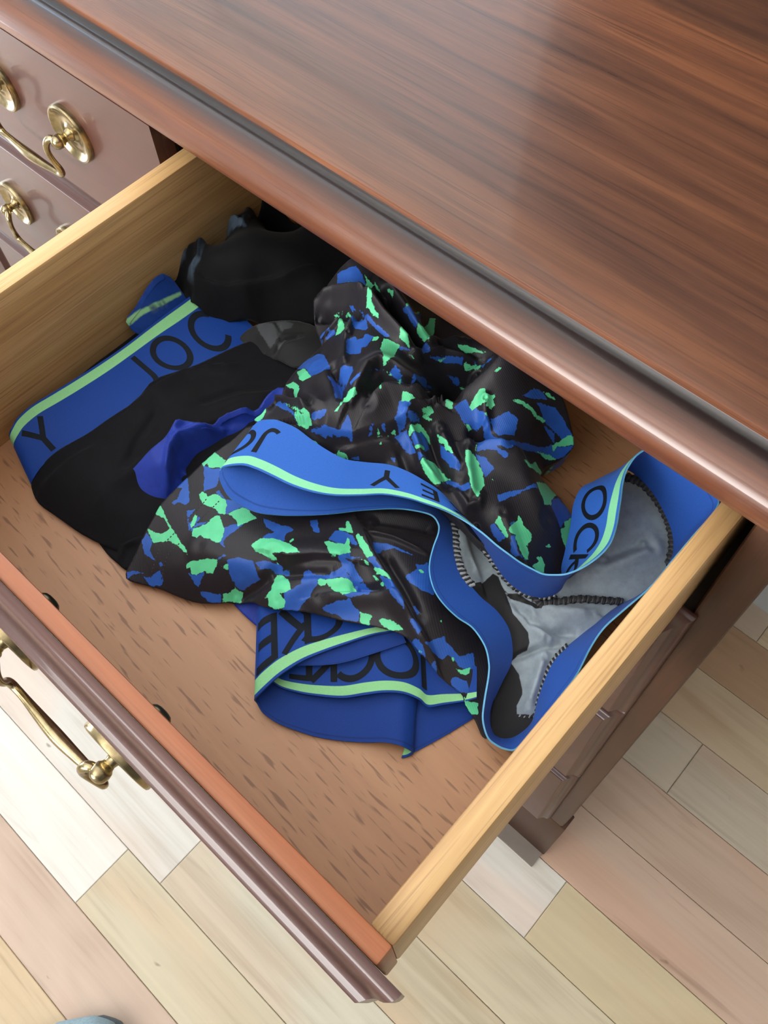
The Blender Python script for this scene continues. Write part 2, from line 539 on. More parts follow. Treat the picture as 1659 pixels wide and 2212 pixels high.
def front_panel(parent, x0, x1, z0, z1, yb, thick=8.8, boxx=13, ztop=-2.0, zbot=8.0, right=1.0, top=1.0):
    """overlaid drawer front: a shallow moulding along the top, a deeper ogee at the ends, mitred"""
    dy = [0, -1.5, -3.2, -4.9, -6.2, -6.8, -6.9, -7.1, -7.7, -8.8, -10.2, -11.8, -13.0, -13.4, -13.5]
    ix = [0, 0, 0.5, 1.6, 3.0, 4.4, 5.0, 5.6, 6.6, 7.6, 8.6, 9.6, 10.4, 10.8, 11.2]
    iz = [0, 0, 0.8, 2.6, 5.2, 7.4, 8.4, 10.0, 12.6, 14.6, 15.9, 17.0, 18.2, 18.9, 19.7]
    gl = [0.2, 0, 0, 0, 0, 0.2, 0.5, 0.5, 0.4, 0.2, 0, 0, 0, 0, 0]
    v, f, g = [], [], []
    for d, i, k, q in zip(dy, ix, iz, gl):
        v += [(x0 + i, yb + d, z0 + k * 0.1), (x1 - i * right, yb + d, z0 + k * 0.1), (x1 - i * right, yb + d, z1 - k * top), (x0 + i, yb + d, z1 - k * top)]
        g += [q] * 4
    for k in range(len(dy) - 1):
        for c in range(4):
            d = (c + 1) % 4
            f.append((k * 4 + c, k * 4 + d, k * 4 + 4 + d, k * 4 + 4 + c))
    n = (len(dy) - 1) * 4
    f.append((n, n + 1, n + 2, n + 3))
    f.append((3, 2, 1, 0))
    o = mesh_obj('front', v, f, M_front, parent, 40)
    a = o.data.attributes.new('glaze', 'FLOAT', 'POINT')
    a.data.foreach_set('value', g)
    # the back half that fits the opening, its top edge stained orange
    MB().box(x0 + boxx, x1 - boxx, yb + 0.2, yb + thick, z0 + zbot, z1 + ztop, 1.1).build('front_backing', M_orange, parent, label='orange stained inner half of the drawer front')


def pull(parent, x, z, yf, bolt_y=None):
    """bail pull: two round dished plates, two ball posts, one swan-neck bail hanging between them"""
    ros = [(0.01, 0), (21.0, 0), (21.0, -3.0), (20.4, -4.0), (19.2, -4.3), (17.9, -3.6), (16.6, -2.0), (12, -1.0), (7.5, -1.4), (6.2, -2.2), (5.2, -2.6), (0.01, -2.6)]
    post = [(0.01, -2.2), (4.9, -2.2), (4.9, -3.4), (3.6, -4.6), (3.0, -7.0), (3.4, -8.6), (4.5, -9.8), (5.0, -12.2), (4.7, -14.6), (3.6, -16.4), (2.0, -17.3), (0.01, -17.6)]
    for s in (-1, 1):
        MB().lathe(ros, (x + s * 42.5, yf, z), n=40).build('backplate', M_brass, parent, 40)
        MB().lathe(post, (x + s * 42.5, yf, z), n=20).build('post', M_brass, parent, 50)
        if bolt_y is not None:
            MB().lathe([(0.01, 0), (6.2, 0), (6.0, 1.6), (4.6, 3.0), (2.4, 3.6), (0.01, 3.7)], (x + s * 42.5, bolt_y, z), n=20).build('bolt_head', M_dark_brass, parent, 40)
    half = [(40.5, -12.4, 0, 2.3), (36.5, -14.5, 0.6, 2.7), (33.8, -17.2, -2.5, 2.5), (33.0, -18.6, -9, 2.1), (34.6, -18.2, -16, 2.1),
            (37.4, -17.2, -22, 2.3), (37.2, -16.8, -26.4, 2.4), (33.5, -16.8, -28.6, 2.3), (26, -17.0, -29.2, 2.4), (14, -17.6, -29.8, 3.1), (0, -18, -30, 3.7)]
    pts = half + [(-a, b, c, d) for a, b, c, d in half[-2::-1]]
    s = spline(pts, 90)
    MB().tube([(x + p[0], yf + p[1], z + p[2]) for p in s], s[:, 3], n=14).build('bail', M_brass, parent, 60)


def closed_drawer(x0, x1, z0, z1, handles, hz, right=1.0, top=1.0):
    d = link(bpy.data.objects.new('drawer', None))
    d.parent = dresser
    d.location = Vector(((x0 + x1) / 2 * MM, YFACE * MM, (z0 + z1) / 2 * MM)) - dresser.location
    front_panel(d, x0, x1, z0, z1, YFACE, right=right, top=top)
    for h in handles:
        pull(d, h, hz, YFACE - 13.5)
    return d


closed_drawer(-1192, -414.5, -99, 21, (-560, -1062), -36, 0.05, 0.1)
closed_drawer(X0 + 10, -1195, -99, 21, (-1414,), -36, 1.0, 0.1)
for z0, z1, hz in ((-279, -103, -192), (-487, -280.5, -385), (-704, -488.5, -595)):
    closed_drawer(-810, -7.5, z0, z1, (-641, -174), hz)
    closed_drawer(X0 + 10, -814, z0, z1, (-1453, -985), hz)

# the open drawer
dr = link(bpy.data.objects.new('drawer', None))
dr.parent = dresser
dr['label'] = 'open top drawer, oak lined, orange edge behind its front'
dr.location = Vector((-0.2125, 0.2, -0.06)) - dresser.location
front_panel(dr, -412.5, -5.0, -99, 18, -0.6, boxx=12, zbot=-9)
pull(dr, -207.5, -42, -14.1, bolt_y=8.2)
MB().box(-407, -394.3, 8.2, 404, -110, 0, 1.6).build('drawer_side', M_side, dr)
MB().box(-29.2, -17.6, 8.2, 404, -110, 0, 1.6).build('drawer_side', M_side, dr)
MB().box(-395, -29, 8.0, 398, -103, -98).build('drawer_bottom', M_bottom, dr)
MB().box(-394.3, -29.2, 392, 404, -98, -8).build('drawer_back', M_side, dr)

# unseen cloth panel added behind the dresser to give the polished top its dark reflection
cp = []
for i in range(121):
    x = -412 + 1300 * i / 120
    cp.append((x, 748 + 5 * math.sin(i * 0.9) + 1.5 * math.sin(i * 0.37)))
v = [(x, y, z) for z in (66, 1480) for x, y in cp] + [(x, y + 5, z) for z in (66, 1480) for x, y in cp]
n = 121
f = [(i, i + 1, n + i + 1, n + i) for i in range(n - 1)] + [(2 * n + i + 1, 2 * n + i, 3 * n + i, 3 * n + i + 1) for i in range(n - 1)] + \
    [(0, n, 3 * n, 2 * n), (n - 1, 3 * n - 1, 4 * n - 1, 2 * n - 1)] + [(i + 1, i, 2 * n + i, 2 * n + i + 1) for i in range(n - 1)] + [(n + i, n + i + 1, 3 * n + i + 1, 3 * n + i) for i in range(n - 1)]
c = mesh_obj('reflection_curtain', v, f, M_curtain, None, 60)
c['label'] = 'dark brown hanging cloth, added unseen behind the dresser for its reflection'
c['category'] = 'reflection_curtain'


# ------------------------------------------------------------------ cloth: sheets with sculpted folds, and ribbons
def in_poly(P, poly):
    x, y = P[:, 0], P[:, 1]
    ins = np.zeros(len(P), bool)
    n = len(poly)
    for i in range(n):
        x1, y1 = poly[i]
        x2, y2 = poly[(i + 1) % n]
        c = ((y1 > y) != (y2 > y))
        if c.any():
            xi = (x2 - x1) * (y - y1) / (y2 - y1 + 1e-12) + x1
            ins ^= c & (x < xi)
    return ins


def seg_dist(P, pts, closed=False):
    """distance to a polyline, signed positive on its left"""
    pts = np.asarray(pts, float)
    best = np.full(len(P), 1e9)
    sgn = np.ones(len(P))
    m = len(pts) if closed else len(pts) - 1
    for i in range(m):
        a, b = pts[i], pts[(i + 1) % len(pts)]
        d = b - a
        L = d @ d + 1e-12
        t = np.clip(((P - a) @ d) / L, 0, 1)
        q = P - (a + t[:, None] * d)
        r = np.hypot(q[:, 0], q[:, 1])
        k = r < best
        best[k] = r[k]
        s = d[0] * q[:, 1] - d[1] * q[:, 0]
        sgn[k] = np.where(s[k] >= 0, 1.0, -1.0)
    return best, sgn


class Sheet:
    """z(x, y) of a cloth: a thin-plate surface through guide points plus fold lines"""

    def __init__(s, ctrl, folds, seed=0, wrinkle=0.25):
        c = np.asarray(ctrl, float)
        s.c = c[:, :2]
        n = len(c)
        K = s.k(s.c, s.c) + np.eye(n) * 60.0
        Pm = np.c_[np.ones(n), s.c]
        A = np.block([[K, Pm], [Pm.T, np.zeros((3, 3))]])
        s.w = np.linalg.solve(A, np.r_[c[:, 2], np.zeros(3)])
        s.folds = folds
        s.wr = wrinkle
        r = np.random.RandomState(seed)
        s.ph = r.rand(10, 4)

    def k(s, A, B):
        r2 = ((A[:, None, :] - B[None]) ** 2).sum(2) + 1e-9
        return 0.5 * r2 * np.log(r2)

    def z(s, P):
        P = np.asarray(P, float)
        z = s.k(P, s.c) @ s.w[:-3] + s.w[-3] + P @ s.w[-2:]
        for pts, A, wl, wr in s.folds:
            pts = np.asarray(pts, float)
            lo, hi = pts.min(0) - 3.2 * max(wl, wr), pts.max(0) + 3.2 * max(wl, wr)
            i = np.where(((P >= lo) & (P <= hi)).all(1))[0]
            if not len(i):
                continue
            d, g = seg_dist(P[i], pts)
            wd = np.where(g > 0, wl, wr)
            # fade towards both ends of the fold
            e = np.minimum(np.hypot(*(P[i] - pts[0]).T), np.hypot(*(P[i] - pts[-1]).T))
            L = np.hypot(*np.diff(pts, axis=0).T).sum()
            f = np.clip(0.35 + e / (0.22 * L + 1e-6), 0, 1)
            z[i] += A * f * np.exp(-(d / wd) ** 2)
        for a, b, c, d in s.ph:
            th = a * math.pi * 2
            z += s.wr * 0.4 * np.sin((P[:, 0] * math.cos(th) + P[:, 1] * math.sin(th)) * (0.10 + 0.22 * b) + 6.28 * c) * math.cos(6.28 * d)
        return z


def resample(poly, g):
    P = np.asarray(poly, float)
    out = []
    for i in range(len(P)):
        a, b = P[i], P[(i + 1) % len(P)]
        n = max(1, int(round(np.hypot(*(b - a)) / g)))
        for k in range(n):
            out.append(a + (b - a) * k / n)
    return np.array(out)


def round_poly(poly, it=2):
    P = np.asarray(poly, float)
    for _ in range(it):
        Q = np.roll(P, -1, 0)
        P = np.stack([0.8 * P + 0.2 * Q, 0.2 * P + 0.8 * Q], 1).reshape(-1, 2)
    return P


def sheet_obj(name, sheet, outline, g, mat, parent, prints=None, skirt=5.0, label=None, rnd_it=1, zmin=-97.6):
    poly = round_poly(outline, rnd_it)
    bd = resample(poly, g * 1.2)
    lo, hi = bd.min(0), bd.max(0)
    xs = np.arange(lo[0], hi[0], g)
    ys = np.arange(lo[1], hi[1], g * 0.866)
    G = np.array([(x + (g / 2 if j % 2 else 0), y) for j, y in enumerate(ys) for x in xs])
    G = G[in_poly(G, bd)]
    d, _ = seg_dist(G, bd, True)
    G = G[d > g * 0.55]
    V = np.vstack([bd, G])
    nb = len(bd)
    vv, ee, ff, *_ = delaunay_2d_cdt([Vector(p) for p in V.tolist()], [(i, (i + 1) % nb) for i in range(nb)], [], 1, 1e-6)
    V = np.array([p[:] for p in vv])
    nb = min(nb, len(V))
    z = np.maximum(sheet.z(V), zmin)
    V3 = np.c_[V, z]
    faces = [tuple(f) for f in ff]
    n = len(V3)
    if skirt:                       # the cloth turns under at its edge
        cen = bd.mean(0)
        b3 = V3[:nb]
        nx = np.roll(bd, -1, 0) - np.roll(bd, 1, 0)
        area2 = (bd[:, 0] * np.roll(bd[:, 1], -1) - np.roll(bd[:, 0], -1) * bd[:, 1]).sum()
        nrm = np.c_[-nx[:, 1], nx[:, 0]] * (1 if area2 > 0 else -1)
        nrm /= np.hypot(*nrm.T)[:, None] + 1e-9
        lv = [V3]
        for k, (inn, dz) in enumerate(((0.25, -0.7), (1.2, -1.1 if skirt < 2 else -0.45 * skirt), (2.2, -1.2 if skirt < 2 else -skirt))):
            q = np.c_[bd + nrm * inn, np.maximum(b3[:, 2] + dz, zmin - 0.2)]
            lv.append(q)
            a0 = 0 if k == 0 else n + (k - 1) * nb
            a1 = n + k * nb
            if area2 > 0:
                faces += [(a0 + (i + 1) % nb, a0 + i, a1 + i, a1 + (i + 1) % nb) for i in range(nb)]
            else:
                faces += [(a0 + i, a0 + (i + 1) % nb, a1 + (i + 1) % nb, a1 + i) for i in range(nb)]
        V3 = np.vstack(lv)
    o = mesh_obj(name, V3, faces, mat, parent, 180, label=label)
    for at, polys in (prints or {}).items():
        sd = np.full(len(V3), -6.0)
        P = V3[:, :2]
        for pl in polys:
            pl = np.asarray(pl, float)
            i = np.where(((P >= pl.min(0) - 6) & (P <= pl.max(0) + 6)).all(1))[0]
            if not len(i):
                continue
            dd, _ = seg_dist(P[i], pl, True)
            sd[i] = np.maximum(sd[i], np.where(in_poly(P[i], pl), dd, -dd))
        a = o.data.attributes.new(at, 'FLOAT', 'POINT')
        a.data.foreach_set('value', sd)
    return o


class Ribbon:
    def __init__(s, pairs, closed=False, sub=6, m=9, bulge=0.0):
        R = np.array([p[0] for p in pairs], float)
        S = np.array([p[1] for p in pairs], float)
        s.A, s.B = s.cr(R, sub, closed), s.cr(S, sub, closed)
        s.closed = closed
        n = len(s.A)
        mid = (s.A + s.B) / 2
        s.u = np.r_[0, np.cumsum(np.linalg.norm(np.diff(mid, axis=0), axis=1))]
        s.m = m
        v = np.linspace(0, 1, m)
        G = s.A[:, None] * (1 - v)[None, :, None] + s.B[:, None] * v[None, :, None]
        # normals
        T = np.gradient(G, axis=0)
        W = np.gradient(G, axis=1)
        N = np.cross(T, W)
        N /= np.linalg.norm(N, axis=2, keepdims=True) + 1e-9
        G = G + N * (bulge * (1 - (2 * v - 1) ** 2))[None, :, None]
        s.G, s.N, s.sub = G, N, sub

    @staticmethod
    def cr(P, sub, closed):
        if closed:
            Q = np.vstack([P[-1:], P, P[:2]])
        else:
            Q = np.vstack([2 * P[0] - P[1], P, 2 * P[-1] - P[-2]])
        out = []
        for i in range(1, len(Q) - 2):
            t = np.linspace(0, 1, sub, endpoint=False)[:, None]
            a, b, c, d = Q[i - 1], Q[i], Q[i + 1], Q[i + 2]
            out.append(0.5 * (2 * b + (c - a) * t + (2 * a - 5 * b + 4 * c - d) * t ** 2 + (3 * b - a - 3 * c + d) * t ** 3))
        out.append(Q[-2][None])
        return np.vstack(out)

    def at(s, u, v, off):
        """point on the ribbon, u mm along, v 0..1 from rim to seam, off mm along the normal"""
        k = np.interp(u, s.u, np.arange(len(s.u)))
        i = np.clip(k.astype(int), 0, len(s.u) - 2)
        f = (k - i)[:, None]
        w = np.clip(v, 0, 1) * (s.m - 1)
        j = np.clip(w.astype(int), 0, s.m - 2)
        g = (w - j)[:, None]
        b = lambda X: (X[i, j] * (1 - f) * (1 - g) + X[i + 1, j] * f * (1 - g) + X[i, j + 1] * (1 - f) * g + X[i + 1, j + 1] * f * g)
        return b(s.G) + b(s.N) * off

    def build(s, name, mats, parent, side=1, th=0.9, label=None):
        """two faces th apart; the printed (outer) face lies on the +N side when side = 1"""
        n, m = s.G.shape[:2]
        O = (s.G + s.N * side * th / 2).reshape(-1, 3)
        I = (s.G - s.N * side * th / 2).reshape(-1, 3)
        V = np.vstack([O, I])
        f, mi = [], []
        q = n * m
        for i in range(n - 1):
            for j in range(m - 1):
                a, b, c, d = i * m + j, (i + 1) * m + j, (i + 1) * m + j + 1, i * m + j + 1
                f.append((a, b, c, d) if side > 0 else (d, c, b, a)); mi.append(0)
                f.append((q + d, q + c, q + b, q + a) if side > 0 else (q + a, q + b, q + c, q + d)); mi.append(1)
            for j in (0, m - 1):
                a, b = i * m + j, (i + 1) * m + j
                e = (a, q + a, q + b, b)
                f.append(e if (j == 0) == (side > 0) else e[::-1]); mi.append(2 if j == 0 else 1)
        o = mesh_obj(name, V, f, mats[0], parent, 60, label=label)
        for x in mats[1:]:
            o.data.materials.append(x)
        o.data.polygons.foreach_set('material_index', mi)
        vv = np.tile(np.linspace(0, 1, m), n)
        uu = np.repeat(s.u, m)
        for nm, val in (('band_v', np.r_[vv, vv]), ('band_u', np.r_[uu, uu])):
            a = o.data.attributes.new(nm, 'FLOAT', 'POINT')
            a.data.foreach_set('value', val)
        return o


def arc(cx, cy, rx, ry, a0, a1, n=28):
    return [(cx + rx * math.cos(math.radians(a0 + (a1 - a0) * k / n)), cy + ry * math.sin(math.radians(a0 + (a1 - a0) * k / n))) for k in range(n + 1)]


GLYPH = {  # strokes in a unit-high box, width first; plain geometric capitals
    'J': (0.42, [[(0.40, 1.0), (0.40, 0.30)] + arc(0.14, 0.30, 0.26, 0.30, 0, -125, 18)]),
    'O': (1.0, [arc(0.5, 0.5, 0.46, 0.46, 0, 360, 48)]),
    'C': (0.92, [arc(0.5, 0.5, 0.46, 0.46, 42, 318, 40)]),
    'K': (0.68, [[(0.08, 1.0), (0.08, 0.0)], [(0.62, 1.0), (0.12, 0.46)], [(0.22, 0.55), (0.66, 0.0)]]),
    'E': (0.56, [[(0.08, 1.0), (0.08, 0.0)], [(0.08, 0.93), (0.54, 0.93)], [(0.08, 0.5), (0.50, 0.5)], [(0.08, 0.07), (0.54, 0.07)]]),
    'Y': (0.80, [[(0.04, 1.0), (0.40, 0.45)], [(0.76, 1.0), (0.40, 0.45)], [(0.40, 0.48), (0.40, 0.0)]]),
}


def letters(rib, items, mat, parent, side, h, v0, v1, udir, stroke=0.155, off=0.13, th=0.9):
    """items: (glyph, u of its centre).  h = letter height in mm (sets the width), v0 = foot, v1 = head on the band"""
    for ch, uc in items:
        V, F = [], []
        wd, strokes = GLYPH[ch]
        for q, st in enumerate(strokes):
            st = np.array(st)
            L = np.r_[0, np.cumsum(np.hypot(*np.diff(st, axis=0).T))]
            k = max(len(st), int(L[-1] / 0.05) + 2)
            t = np.linspace(0, L[-1], k)
            p = np.stack([np.interp(t, L, st[:, 0]), np.interp(t, L, st[:, 1])], 1)
            d = np.gradient(p, axis=0)
            d /= np.hypot(*d.T)[:, None] + 1e-9
            nn = np.c_[-d[:, 1], d[:, 0]] * stroke / 2
            cols = 4
            rows = [p + nn * (2 * c / (cols - 1) - 1) for c in range(cols)]
            base = len(V)
            for c in range(cols):
                u = uc + udir * (rows[c][:, 0] - wd / 2) * h
                v = v0 + (v1 - v0) * rows[c][:, 1]
                V += rib.at(u, v, side * (th / 2 + off + 0.02 * q)).tolist()
            for c in range(cols - 1):
                for i in range(k - 1):
                    a, b = base + c * k + i, base + c * k + i + 1
                    F.append((a, b, b + k, a + k))
        mesh_obj('letter', V, F, mat, parent, 180)


def cord(name, pts, r, mats, parent, pitch=3.2, flat=1.0):
    """overlocked seam: two plied threads, one dark and one pale, laid along the line"""
    P = np.asarray(pts, float)
    L = np.linalg.norm(np.diff(P, axis=0), axis=1).sum()
    s = spline(P, max(8, int(L / 0.55)))
    T = np.gradient(s, axis=0)
    T /= np.linalg.norm(T, axis=1, keepdims=True)
    up = np.array([0, 0, 1.0])
    S = np.cross(T, up)
    S /= np.linalg.norm(S, axis=1, keepdims=True) + 1e-9
    U = np.cross(S, T)
    q = np.linspace(0, L, len(s))
    mb, mi = MB(), []
    for k in range(len(mats)):
        a = q / pitch * 2 * math.pi + 2 * math.pi * k / len(mats)
        c = s + S * (np.cos(a) * r * flat)[:, None] + U * (np.sin(a) * r * 0.55)[:, None]
        n0 = len(mb.f)
        mb.tube(c.tolist(), r * 0.62, n=6)
        mi += [k] * (len(mb.f) - n0)
    o = mb.build(name, mats[0], parent, 80)
    for x in mats[1:]:
        o.data.materials.append(x)
    o.data.polygons.foreach_set('material_index', mi)
    return o


def dashes(name, pts_list, sheet, mat, parent, step=2.0, ln=1.1, wd=0.35):
    """rows of stitches lying on a sheet"""
    V, F = [], []
    for pts in pts_list:
        P = np.asarray(pts, float)
        L = np.hypot(*np.diff(P, axis=0).T).sum()
        s = spline(np.c_[P, np.zeros(len(P))], max(4, int(L / 0.25)))[:, :2]
        q = np.linspace(0, L, len(s))
        t = 0.3
        while t + ln < L:
            a = np.array([np.interp(t, q, s[:, 0]), np.interp(t, q, s[:, 1])])
            b = np.array([np.interp(t + ln, q, s[:, 0]), np.interp(t + ln, q, s[:, 1])])
            d = (b - a) / np.hypot(*(b - a))
            n = np.array([-d[1], d[0]]) * wd
            c = np.array([a - n, a + n, b + n, b - n])
            z = sheet.z(c) + 0.02
            m = (a + b) / 2
            zm = sheet.z(m[None])[0] + 0.28
            k = len(V)
            V += [(*c[i], z[i]) for i in range(4)] + [(*(m - n * 0.6), zm), (*(m + n * 0.6), zm)]
            F += [(k, k + 1, k + 5, k + 4), (k + 2, k + 3, k + 4, k + 5), (k + 1, k + 2, k + 5), (k + 3, k, k + 4)]
            t += step
    o = mesh_obj(name, V, F, mat, parent, 180)
    o['kind'] = 'stuff'
    return o


